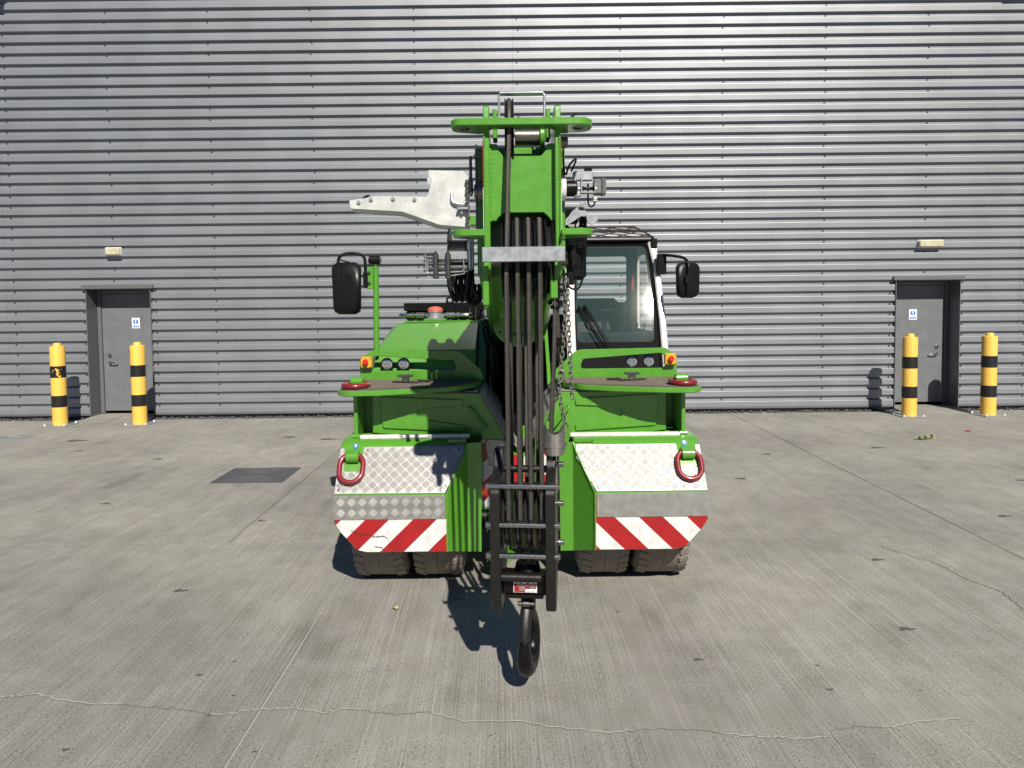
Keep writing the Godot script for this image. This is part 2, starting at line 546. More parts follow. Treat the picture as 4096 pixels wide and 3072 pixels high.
func make_concrete() -> void:
	var S := 2048
	var streak := stretched(noise(201, 0.17, 2), S, 14, S, S)      # broom lines run towards the wall
	var wide := stretched(noise(202, 0.022, 3), S, 48, S, S)
	var patch := grey(noise(203, 0.006, 5), S, S)
	var grain := grey(noise(204, 0.35, 2), S, S)
	var stone := grey(noise(205, 0.11, 1), S, S)
	var o := PackedByteArray()
	o.resize(S * S * 3)
	var hgt := PackedByteArray()
	hgt.resize(S * S)
	for i in S * S:
		var st := streak[i] / 255.0 - 0.5
		var p := patch[i] / 255.0
		var mask := clampf((wide[i] / 255.0 - 0.15) * 1.8, 0.35, 1.0)
		var k := 0.85 + (p - 0.5) * 0.10 + (wide[i] / 255.0 - 0.5) * 0.05 + st * 0.27 * mask + (grain[i] / 255.0 - 0.5) * 0.42
		if stone[i] > 212:
			k += 0.16
		elif stone[i] < 36:
			k -= 0.26
		k = clampf(k, 0.1, 1.0) * 255.0
		o[i * 3] = int(k)
		o[i * 3 + 1] = int(k * 0.985)
		o[i * 3 + 2] = int(k * (0.945 + 0.04 * p))
		hgt[i] = int(clampf(0.5 + st * 0.7 * mask + (grain[i] / 255.0 - 0.5) * 0.3, 0, 1) * 255.0)
	var him := Image.create_from_data(S, S, false, Image.FORMAT_L8, hgt)
	him.resize(1024, 1024, Image.INTERPOLATE_BILINEAR)
	him.convert(Image.FORMAT_RGBA8)
	him.bump_map_to_normal_map(3.0)
	him.generate_mipmaps()
	var D := 1024
	var big := grey(noise(211, 0.0045, 5), D, D)
	var mid := stretched(noise(212, 0.02, 4), D, 300, D, D)
	var d := PackedByteArray()
	d.resize(D * D * 3)
	for i in D * D:
		var b := big[i] / 255.0
		var k := 0.94 + (b - 0.5) * 0.16 + (mid[i] / 255.0 - 0.5) * 0.08
		if mid[i] < 62:
			k -= (62 - mid[i]) / 62.0 * 0.14
		k = clampf(k, 0.35, 1.0) * 255.0
		d[i * 3] = int(k)
		d[i * 3 + 1] = int(k * (0.985 + 0.012 * b))
		d[i * 3 + 2] = int(k * (0.965 + 0.035 * (1.0 - b)))
	var m := StandardMaterial3D.new()
	m.resource_name = "concrete"
	m.albedo_color = lin(0.372, 0.385, 0.368)
	m.albedo_texture = tex(o, S, S, Image.FORMAT_RGB8)
	m.roughness = 0.9
	m.normal_enabled = true
	m.normal_texture = ImageTexture.create_from_image(him)
	m.normal_scale = 0.5
	m.detail_enabled = true
	m.detail_albedo = tex(d, D, D, Image.FORMAT_RGB8)
	m.detail_blend_mode = BaseMaterial3D.BLEND_MODE_MUL
	m.detail_uv_layer = BaseMaterial3D.DETAIL_UV_2
	M["concrete"] = m

# ------------------------------------------------------------------ the scene
func _ready() -> void:
	rng.seed = 4
	var cam := Camera3D.new()
	cam.name = "camera"
	cam.projection = Camera3D.PROJECTION_FRUSTUM
	cam.near = 0.05
	cam.far = 400.0
	cam.size = 0.05 * 1659.0 / 1534.0
	cam.frustum_offset = Vector2(0, -0.05 * 92.0 / 1534.0)
	add_child(cam)
	cam.position = Vector3(0, 1.85, 0)
	cam.basis = Basis(Vector3(1, 0, 0), deg_to_rad(-2.9)) * Basis(Vector3(0, 0, 1), -0.011)
	cam.current = true
	var env := Environment.new()
	env.background_mode = Environment.BG_SKY
	var sky := Sky.new()
	var sm := ProceduralSkyMaterial.new()
	sm.sky_top_color = Color(0.20, 0.36, 0.62)
	sm.sky_horizon_color = Color(0.60, 0.68, 0.76)
	sm.ground_bottom_color = Color(0.30, 0.29, 0.27)
	sm.ground_horizon_color = Color(0.45, 0.45, 0.44)
	sm.sky_curve = 0.12
	sm.sun_angle_max = 0.0
	sky.sky_material = sm
	env.sky = sky
	env.background_energy_multiplier = 0.45
	env.tonemap_mode = Environment.TONE_MAPPER_LINEAR
	env.tonemap_exposure = 1.42
	env.sdfgi_enabled = true
	env.ssao_enabled = true
	env.ssil_enabled = true
	var we := WorldEnvironment.new()
	we.name = "environment"
	we.environment = env
	add_child(we)
	var sun := DirectionalLight3D.new()
	sun.name = "sun"
	add_child(sun)
	sun.look_at_from_position(Vector3.ZERO, Vector3(-0.198, -0.635, -0.70), Vector3.UP)
	sun.light_color = Color(1.0, 0.965, 0.91)
	sun.light_energy = 1.6
	sun.light_angular_distance = 0.53
	sun.shadow_enabled = true

	make_materials()
	build_yard()
	build_warehouse()
	build_crane()
	build_hook_block()
	build_limit_chain()
	build_bollards()
	build_small_things()

# ------------------------------------------------------------------ yard
func slab(parent: Node3D, x0: float, x1: float, z0: float, z1: float, turn: float) -> void:
	var mb := MB.new()
	var g := 0.004
	var c := 0.0004
	x0 += g
	x1 -= g
	z0 += g * 1.5
	z1 -= g * 1.5
	var top := [Vector3(x0 + c, 0, -(z0 + c)), Vector3(x1 - c, 0, -(z0 + c)), Vector3(x1 - c, 0, -(z1 - c)), Vector3(x0 + c, 0, -(z1 - c))]
	var low := [Vector3(x0, -0.006, -z0), Vector3(x1, -0.006, -z0), Vector3(x1, -0.006, -z1), Vector3(x0, -0.006, -z1)]
	mb.q(top[0], top[1], top[2], top[3], Vector3.UP)
	for i in 4:
		var j: int = (i + 1) % 4
		mb.qo(low[i], low[j], top[j], top[i], Vector3((x0 + x1) / 2, -1, -(z0 + z1) / 2))
		mb.qo(low[i], low[j], low[j] + Vector3(0, -0.05, 0), low[i] + Vector3(0, -0.05, 0), Vector3((x0 + x1) / 2, -0.03, -(z0 + z1) / 2))
	var off := Vector2(rng.randf(), rng.randf())
	for p in mb.v:
		mb.uv.push_back(Vector2(p.x, p.z).rotated(turn) / 3.4 + off)
		mb.uv2.push_back(Vector2(p.x, p.z) / 11.3)
	part(mb, "slab", "concrete", parent)

func build_yard() -> void:
	var base := MB.new()
	base.q(Vector3(-120, -0.02, 120), Vector3(120, -0.02, 120), Vector3(120, -0.02, -120), Vector3(-120, -0.02, -120), Vector3.UP)
	for p in base.v:
		base.uv.push_back(Vector2(p.x, p.z) / 4.6)
		base.uv2.push_back(Vector2(p.x, p.z) / 11.3)
	var yard: MeshInstance3D = part(base, "ground", "concrete", self, "", "structure")
	yard.set_meta("label", "broom-finished concrete yard with saw-cut joints")
	var rows := [
		[-9.0, -3.0, [-12.0, -6.0, -1.18, 3.64, 9.4, 14.0]], [-3.0, 5.535, [-12.0, -6.0, -1.18, 3.64, 9.4, 14.0]],
		[5.535, 9.15, [-14.0, -8.2, -2.26, 3.64, 9.4, 14.0]], [9.15, 11.86, [-14.0, -8.2, -2.26, 3.64, 9.4, 14.0]]]
	for r in rows:
		for i in r[2].size() - 1:
			slab(yard, r[2][i], r[2][i + 1], r[0], r[1], rng.randf_range(-0.035, 0.035))
	# pale sealant left along the joint that runs to the front left of the crane
	var se := MB.new()
	se.box(Vector3(-1.18, -0.006, -1.3), Vector3(0.0055, 0.008, 8.4), 0.001)
	part(se, "joint_sealant", "sealant", yard)
	# hairline crack across the near slabs, with worn pale lips
	var path := [[-2.9, 3.34], [-2.47, 3.31], [-2.3, 3.33], [-2.1, 3.26], [-1.83, 3.235], [-1.6, 3.20], [-1.34, 3.146], [-1.2, 3.18], [-1.01, 3.188], [-0.9, 3.15], [-0.755, 3.175], [-0.55, 3.13], [-0.4, 3.145], [-0.237, 3.071], [0.0, 3.07], [0.12, 3.03], [0.37, 2.975], [0.62, 3.0], [0.8, 2.985], [0.97, 2.94], [1.1, 2.93], [1.22, 2.915], [1.32, 2.925], [1.36, 2.975], [1.48, 3.004], [1.62, 2.99], [1.78, 3.033], [2.0, 3.05]]
	var ck := MB.new()
	var lip := MB.new()
	var pts := []
	for i in path.size() - 1:
		for k in 9:
			var f := k / 9.0
			pts.push_back(Vector3(lerpf(path[i][0], path[i + 1][0], f) + rng.randf_range(-0.006, 0.006), 0, -lerpf(path[i][1], path[i + 1][1], f) + rng.randf_range(-0.008, 0.008)))
	for i in pts.size() - 1:
		var w := 0.0014 + 0.0022 * absf(sin(i * 0.37)) * rng.randf()
		var w2 := 0.0014 + 0.0022 * absf(sin((i + 1) * 0.37)) * 0.5
		var a: Vector3 = pts[i]
		var b: Vector3 = pts[i + 1]
		ck.q(a + Vector3(0, 0.0035, -w), b + Vector3(0, 0.0035, -w2), b + Vector3(0, 0.0035, w2), a + Vector3(0, 0.0035, w), Vector3.UP)
		if sin(i * 0.11) > -0.6:
			lip.q(a + Vector3(0, 0.002, -0.009), b + Vector3(0, 0.002, -0.009), b + Vector3(0, 0.002, -0.001), a + Vector3(0, 0.002, -0.001), Vector3.UP)
	part(ck, "crack", "crack", yard, "", "stuff")
	part(lip, "crack_edge", "crack_edge", yard, "", "stuff")
	# a second crack on the right
	var ck2 := MB.new()
	var p2 := [[2.75, 5.3], [2.9, 5.05], [2.98, 4.9], [3.0, 4.62], [3.09, 4.42], [3.05, 4.2], [2.98, 3.95], [2.9, 3.8]]
	for i in p2.size() - 1:
		for k in 8:
			var a := Vector3(lerpf(p2[i][0], p2[i + 1][0], k / 8.0) + 0.008 * sin(i * 8.0 + k * 2.3), 0.003, -lerpf(p2[i][1], p2[i + 1][1], k / 8.0))
			var b := Vector3(lerpf(p2[i][0], p2[i + 1][0], (k + 1) / 8.0) + 0.008 * sin(i * 8.0 + (k + 1) * 2.3), 0.003, -lerpf(p2[i][1], p2[i + 1][1], (k + 1) / 8.0))
			ck2.q(a + Vector3(-0.003, 0, 0), b + Vector3(-0.003, 0, 0), b + Vector3(0.003, 0, 0), a + Vector3(0.003, 0, 0), Vector3.UP)
	part(ck2, "crack", "crack", yard, "", "stuff")
	# spots of trodden-in dirt and oil, each with its own ragged outline
	var gr := MB.new()
	var spots := [[-2.2, 4.58, 0.05], [2.21, 3.92, 0.05], [-6.2, 10.0, 0.16], [-3.2, 10.1, 0.11], [-5.7, 9.25, 0.06], [-0.35, 4.4, 0.03], [0.95, 3.6, 0.03], [2.6, 5.0, 0.05], [4.2, 6.0, 0.06], [-2.2, 6.1, 0.04], [-3.9, 6.7, 0.05], [2.4, 7.4, 0.07], [3.1, 8.6, 0.06], [4.6, 8.9, 0.10], [-1.6, 3.5, 0.02], [-1.9, 2.9, 0.02], [1.5, 3.3, 0.02], [-4.4, 8.7, 0.07], [-2.6, 9.9, 0.14], [-5.6, 7.2, 0.05], [5.2, 7.2, 0.05]]
	for i in 70:
		spots.push_back([rng.randf_range(-5, 5), rng.randf_range(2.6, 9.0), rng.randf_range(0.005, 0.014)])
	for s in spots:
		var c := Vector3(s[0], 0.0045, -s[1])
		var ring := []
		var ph := rng.randf() * 9.0
		for k in 14:
			var a := TAU * k / 14.0
			var r: float = s[2] * (0.7 + 0.25 * sin(a * 3.0 + ph) + 0.2 * sin(a * 5.0 + ph * 2.0))
			ring.push_back(c + Vector3(cos(a) * r * 1.15, 0, sin(a) * r * 0.55))
		for k in 14:
			gr.t(c, ring[k], ring[(k + 1) % 14], Vector3.UP, Vector3.UP, Vector3.UP)
	part(gr, "dirt_spots", "grime", yard, "", "stuff")
	# two smears of pale blue marking paint
	var bl := MB.new()
	for q in [[-7.75, 10.35, 0.62, 0.16, 26], [-0.70, 3.53, 0.055, 0.022, 10]]:
		for i in q[4]:
			var c := Vector3(q[0] + rng.randf_range(-1, 1) * q[2], 0.0048 + i * 0.00003, -q[1] - rng.randf_range(-1, 1) * q[3])
			var rx: float = q[2] * rng.randf_range(0.05, 0.30)
			var rz: float = q[3] * rng.randf_range(0.10, 0.35)
			var ring := []
			for k in 12:
				var a := TAU * k / 12.0
				var f := rng.randf_range(0.6, 1.1)
				ring.push_back(c + Vector3(cos(a) * rx * f, 0, sin(a) * rz * f))
			for k in 12:
				bl.t(c, ring[k], ring[(k + 1) % 12], Vector3.UP, Vector3.UP, Vector3.UP)
	part(bl, "paint_smear", "blue_paint", yard, "", "stuff")

func build_small_things() -> void:
	# inspection cover
	var at := Vector3(-2.84, 0, -7.79)
	var mh := thing("manhole_cover", at, "rectangular grey cast-iron manhole cover set in the concrete left of the crane", "manhole cover")
	var fr := MB.new()
	fr.prism(PackedVector2Array(rect(-0.385, -0.345, 0.385, 0.345)), Transform3D(Basis(Vector3(1, 0, 0), Vector3(0, 0, -1), Vector3(0, 1, 0)), at + Vector3(0, 0.001, 0)), 0.006, 0.001, [PackedVector2Array(rect(-0.355, -0.315, 0.355, 0.315))])
	part(fr, "frame", "iron", mh)
	var lid := MB.new()
	lid.box(at + Vector3(0, 0.002, 0), Vector3(0.70, 0.006, 0.62), 0.001)
	for ix in 15:
		for iz in 13:
			var x := -0.315 + ix * 0.045
			var z := -0.27 + iz * 0.045
			if absf(x) < 0.06 and absf(z) < 0.05:
				continue
			var along := absf(x) > absf(z) * 1.15
			lid.box(at + Vector3(x, 0.006, z), Vector3(0.016 if along else 0.038, 0.014, 0.038 if along else 0.016), 0.003)
	part(lid, "lid", "iron", mh)
	# leaves and scraps blown onto the yard
	var lf := thing("dry_leaves", Vector3(5.5, 0, -9.4), "small sprig of dry yellow-green leaves on the concrete by the right bollards", "leaf litter")
	for k in 6:
		var b := MB.new()
		var c := Vector3(5.5 + (k - 2.5) * 0.045, 0.004, -9.4 + rng.randf_range(-0.03, 0.03))
		leaf(b, c, rng.randf_range(0.05, 0.09), rng.randf() * TAU, rng.randf_range(0.02, 0.06))
		part(b, "leaf", "leaf_green" if k % 2 == 0 else "leaf_dry", lf)
	var one := MB.new()
	leaf(one, Vector3(-0.73, 0.004, -4.255), 0.045, 0.6, 0.012)
	tag(part(one, "dry_leaf", "leaf_dry", self), "single pale dry leaf lying on the concrete in front of the left tyres", "leaf")
	var sc := MB.new()
	leaf(sc, Vector3(6.43, 0.004, -9.96), 0.09, 0.2, 0.015)
	tag(part(sc, "plastic_scrap", "scrap_red", self), "small red scrap of plastic on the concrete at far right", "litter")

func leaf(mb: MB, c: Vector3, L: float, ang: float, lift: float) -> void:
	var d := Vector3(cos(ang), 0, sin(ang))
	var s := Vector3(-sin(ang), 0, cos(ang))
	var prof := [0.0, 0.22, 0.36, 0.38, 0.28, 0.0]
	for i in 5:
		var f0 := i / 5.0
		var f1 := (i + 1) / 5.0
		var m0 := c + d * L * (f0 - 0.5) + Vector3(0, lift * sin(f0 * PI) * 0.4, 0)
		var m1 := c + d * L * (f1 - 0.5) + Vector3(0, lift * sin(f1 * PI) * 0.4, 0)
		for w in [-1.0, 1.0]:
			var e0: Vector3 = m0 + s * L * prof[i] * w + Vector3(0, lift * prof[i] * 2.0, 0)
			var e1: Vector3 = m1 + s * L * prof[i + 1] * w + Vector3(0, lift * prof[i + 1] * 2.0, 0)
			var nn: Vector3 = (m1 - m0).cross(e1 - m0).normalized()
			if nn.y < 0:
				nn = -nn
			mb.q(m0, e0, e1, m1, nn)

func build_bollards() -> void:
	var labels := [
		["yellow bollard left of the left-hand door, its upper black band torn", -7.30, 11.38],
		["yellow bollard standing in front of the left-hand door", -6.02, 11.39],
		["yellow bollard standing in front of the right-hand door", 6.38, 11.36],
		["yellow bollard right of the right-hand door, nearest the picture edge", 7.66, 11.37]]
	var first: Node3D = null
	for i in 4:
		var at := Vector3(labels[i][1], 0, -labels[i][2])
		if first == null:
			first = thing("bollard", at, labels[0][0], "bollard", "yellow and black bollards by the doors")
			var pl := MB.new()
			pl.box(at + Vector3(0, 0.009, 0), Vector3(0.38, 0.014, 0.38), 0.003)
			part(pl, "base_plate", "zinc", first)
			var po := MB.new()
			po.lathe([Vector2(0, 0.015), Vector2(0.110, 0.015), Vector2(0.110, 1.262), Vector2(0.106, 1.275), Vector2(0.062, 1.282), Vector2(0.058, 1.29), Vector2(0.057, 1.318), Vector2(0.05, 1.328), Vector2(0, 1.33)], Transform3D(Basis(), at), 40)
			part(po, "sleeve", "yellow", first)
			for y in [0.30, 0.775]:
				var ba := MB.new()
				ba.lathe([Vector2(0.1095, y), Vector2(0.112, y + 0.002), Vector2(0.112, y + 0.185), Vector2(0.1095, y + 0.187)], Transform3D(Basis(), at), 40)
				part(ba, "black_band", "tape", first)
			for sx in [-1, 1]:
				for sz in [-1, 1]:
					var bo := MB.new()
					bo.lathe([Vector2(0.016, 0.016), Vector2(0.016, 0.03), Vector2(0.010, 0.042), Vector2(0, 0.045)], Transform3D(Basis(), at + Vector3(sx * 0.155, 0, sz * 0.155)), 10)
					part(bo, "bolt_cap", "nylon", first)
		else:
			var c := first.duplicate()
			c.name = numbered("bollard")
			add_child(c)
			c.position = at
			c.rotation.y = [0.0, 0.06, -0.04, 0.09][i]
			c.set_meta("label", labels[i][0])
	# torn tape on the first one
	var tr := MB.new()
	var b0 := Vector3(-7.30, 0, -11.38)
	var shape := [Vector2(0.02, 0.90), Vector2(0.06, 0.93), Vector2(0.10, 0.905), Vector2(0.14, 0.91), Vector2(0.10, 0.87), Vector2(0.13, 0.80), Vector2(0.11, 0.775), Vector2(0.07, 0.82), Vector2(0.0, 0.865)]
	var ctr := Vector2(0.075, 0.865)
	for i in shape.size():
		var p: Array = []
		for w in [ctr, shape[i], shape[(i + 1) % shape.size()]]:
			var a: float = PI / 2 - (w.x - 0.0) / 0.112 * 1.0 + 0.25
			p.push_back(b0 + Vector3(cos(a) * 0.1135, w.y, sin(a) * 0.1135))
		var nn: Vector3 = (p[0] - Vector3(b0.x, p[0].y, b0.z)).normalized()
		tr.t(p[0], p[1], p[2], nn, nn, nn)
	part(tr, "torn_patch", "yellow", get_node("bollard"))

# ------------------------------------------------------------------ warehouse
const PITCH := 0.178
func clad(parent: Node3D, x0: float, x1: float, k0: int, k1: int, y0: float) -> void:
	# profiled sheet: broad crowns, a step in to a narrow trough, a slope back out
	var mb := MB.new()
	var z := -WALL
	var dep := 0.047
	var pr := []
	for k in range(k0, k1):
		var y := y0 + k * PITCH
		pr.push_back(Vector2(y, -dep))
		pr.push_back(Vector2(y + 0.004, -0.003))
		pr.push_back(Vector2(y + 0.007, 0.0))
		pr.push_back(Vector2(y + 0.090, 0.0))
		pr.push_back(Vector2(y + 0.095, -0.0013))
		pr.push_back(Vector2(y + 0.099, -0.0045))
		pr.push_back(Vector2(y + 0.119, -dep))
	pr.push_back(Vector2(y0 + k1 * PITCH, -dep))
	for i in pr.size() - 1:
		var a: Vector2 = pr[i]
		var b: Vector2 = pr[i + 1]
		var nn := Vector3(0, -(b.y - a.y), b.x - a.x).normalized()
		mb.q(Vector3(x0, a.x, z + a.y), Vector3(x1, a.x, z + a.y), Vector3(x1, b.x, z + b.y), Vector3(x0, b.x, z + b.y), nn)
	part(mb, "cladding_panel", "cladding", parent)

func build_warehouse() -> void:
	var wh := thing("warehouse", Vector3(0, 0, -WALL), "large grey warehouse wall of horizontally ribbed metal cladding with two doors", "building")
	var y0 := 0.075
	var L0 := -7.205
	var L1 := -6.105
	var R0 := 6.50
	var R1 := 7.60
	var seams := [-17.2, -8.55, 0.06, 8.62, 17.2]
	for i in 4:
		for row in range(2, 9):                   # sheets above the doors, six ribs each
			clad(wh, seams[i] + 0.0015, seams[i + 1] - 0.0015, row * 6, row * 6 + 6, y0)
	for row in 2:
		for sg in [[-17.2, -8.55], [-8.55, L0], [L1, 0.06], [0.06, R0], [R1, 8.62], [8.62, 17.2]]:
			clad(wh, sg[0] + 0.0015, sg[1] - 0.0015, row * 6, row * 6 + 6, y0)
	# core behind the sheets, with the two door recesses left open
	var core := MB.new()
	var zt := 0.36
	var tops := y0 + 54 * PITCH
	for sg in [[-17.2, L0 - 0.002, 0.0, 2.215], [L1 + 0.002, R0 - 0.002, 0.0, 2.215], [R1 + 0.002, 17.2, 0.0, 2.215], [-17.2, 17.2, 2.217, tops]]:
		core.box(Vector3((sg[0] + sg[1]) / 2, (sg[2] + sg[3]) / 2, -(WALL + 0.050 + zt / 2)), Vector3(sg[1] - sg[0], sg[3] - sg[2], zt), 0.0)
	part(core, "wall_core", "frame_paint", wh)
	var roof := MB.new()
	roof.box(Vector3(0, tops + 0.10, -(WALL + 6.0)), Vector3(34.6, 0.2, 12.3), 0.01)
	part(roof, "roof", "flashing", wh)
	for s in [[-17.0, 0.4, 11.6, 0.0], [17.0, 0.4, 11.6, 0.0], [0.0, 34.0, 0.4, 11.6]]:
		var sw := MB.new()
		sw.box(Vector3(s[0], tops / 2, -(WALL + 0.45 + (s[3] if s[3] > 0.0 else 5.8))), Vector3(s[1], tops, s[2]), 0.0)
		part(sw, "wall", "cladding", wh)
	# drip flashing at the foot of the sheets
	for sg in [[-17.2, L0], [L1, R0], [R1, 17.2]]:
		var fl := MB.new()
		fl.box(Vector3((sg[0] + sg[1]) / 2, y0 - 0.012, -(WALL + 0.012)), Vector3(sg[1] - sg[0] - 0.006, 0.03, 0.036), 0.004)
		part(fl, "foot_flashing", "flashing", wh)
	# fixing screws in the troughs
	var sm := CylinderMesh.new()
	sm.top_radius = 0.0125
	sm.bottom_radius = 0.014
	sm.height = 0.012
	sm.radial_segments = 8
	sm.rings = 1
	var xf := []
	for k in 54:
		var col := 0
		for x in [-13.6, -11.88, -10.16, -8.44, -6.73, -5.02, -3.30, -1.58, 0.14, 1.86, 3.58, 5.29, 7.01, 8.72, 10.4]:
			col += 1
			if k > 12 and (k + (0 if x < 0 else 1)) % 3 == 2 and col % 4 != 0:
				continue
			if k < 12 and ((x > L0 - 0.1 and x < L1 + 0.1) or (x > R0 - 0.1 and x < R1 + 0.1)):
				continue
			xf.push_back(Transform3D(Basis(Vector3(1, 0, 0), PI / 2), Vector3(x + 0.012 * sin(k * 3.1 + x), y0 + k * PITCH + 0.128, 0.005 - 0.047)))
		if k < 12:
			for x in [L0 - 0.06, L1 + 0.06, R0 - 0.07, R1 + 0.06]:
				xf.push_back(Transform3D(Basis(Vector3(1, 0, 0), PI / 2), Vector3(x, y0 + k * PITCH + 0.128, 0.005 - 0.047)))
	var mm := MultiMesh.new()
	mm.transform_format = MultiMesh.TRANSFORM_3D
	mm.mesh = sm
	mm.instance_count = xf.size()
	for i in xf.size():
		mm.set_instance_transform(i, xf[i])
	var mi := MultiMeshInstance3D.new()
	mi.multimesh = mm
	mi.material_override = M["screw"]
	mi.name = "fixing_screws"
	mi.set_meta("kind", "stuff")
	wh.add_child(mi)
	# doors
	door(wh, L0, L1, -1.0)
	door(wh, R0, R1, 1.0)
	# bulkhead lamps over the doors
	bulkhead(Vector3(-6.69, 2.83, -WALL), 0.245, 0.135, "small square cream bulkhead lamp above the left-hand door")
	bulkhead(Vector3(7.06, 2.81, -WALL), 0.40, 0.125, "long cream bulkhead lamp above the right-hand door")
	# floodlights just above the picture, whose shadows fall into its top corners
	for x in [-8.42, 8.62]:
		var at := Vector3(x, 7.36, -WALL)
		var f := thing("floodlight", at, "dark floodlight on the wall high above the left-hand bollards" if x < 0 else "dark floodlight on the wall high above the right-hand bollards", "floodlight", "floodlights high on the warehouse wall")
		var arm := MB.new()
		arm.cyl(at + Vector3(-0.12, 0, -0.03), at + Vector3(-0.12, 0.05, 0.42), 0.02, 10)
		arm.cyl(at + Vector3(0.12, 0, -0.03), at + Vector3(0.12, 0.05, 0.42), 0.02, 10)
		part(arm, "bracket", "flashing", f)
		var hd := MB.new()
		hd.box(at + Vector3(0, 0.06, 0.52), Vector3(0.42, 0.10, 0.26), 0.02, Basis(Vector3(1, 0, 0), 0.35))
		part(hd, "housing", "box_grey", f)
	# stones along the foot of the wall
	var st := MB.new()
	for i in 1400:
		var x := rng.randf_range(-11.5, 11.5)
		if (x > L0 - 0.02 and x < L1 + 0.02) or (x > R0 - 0.02 and x < R1 + 0.02):
			continue
		var r := rng.randf_range(0.010, 0.026)
		st.box(Vector3(x, r * 0.55 - 0.018, -(WALL - rng.randf_range(0.0, 0.17) + 0.02)), Vector3(r * 2.2, r * 1.5, r * 1.8), r * 0.45, Basis.from_euler(Vector3(rng.randf(), rng.randf() * 3.0, rng.randf())))
	tag(part(st, "gravel", "stone", self, "", "stuff"), "strip of dark gravel along the foot of the warehouse wall", "gravel")
	for sg in [[L0, L1], [R0, R1]]:
		var rp := MB.new()
		var cx: float = (sg[0] + sg[1]) / 2
		rp.prism(PackedVector2Array([Vector2(11.60, 0.002), Vector2(12.02, 0.03), Vector2(12.40, 0.035), Vector2(12.40, -0.02), Vector2(11.60, -0.015)]), Transform3D(Basis(Vector3(0, 0, -1), Vector3(0, 1, 0), Vector3(1, 0, 0)), Vector3(sg[0] + 0.005, 0, 0)), sg[1] - sg[0] - 0.01, 0.001)
		for p in rp.v:
			rp.uv.push_back(Vector2(p.x, p.z) / 4.6)
			rp.uv2.push_back(Vector2(p.x, p.z) / 11.3)
		part(rp, "threshold", "concrete", wh)

func bulkhead(at: Vector3, w: float, h: float, label: String) -> void:
	var b := thing("bulkhead_lamp", at, label, "wall lamp", "bulkhead lamps over the doors")
	var bs := MB.new()
	bs.prism(rnd(rect(-w / 2 - 0.006, -h / 2 - 0.006, w / 2 + 0.006, h / 2 + 0.006), 0.02), Transform3D(Basis(), at), 0.03, 0.004)
	part(bs, "back_box", "nylon", b)
	var ln := MB.new()
	ln.prism(rnd(rect(-w / 2, -h / 2, w / 2, h / 2), 0.022), Transform3D(Basis(), at + Vector3(0, 0, 0.031)), 0.06, 0.018)
	for k in 3:
		ln.box(at + Vector3(0, (k - 1) * h * 0.26, 0.092), Vector3(w * 0.86, 0.006, 0.006), 0.002)
	part(ln, "lens", "lamp_cream", b)

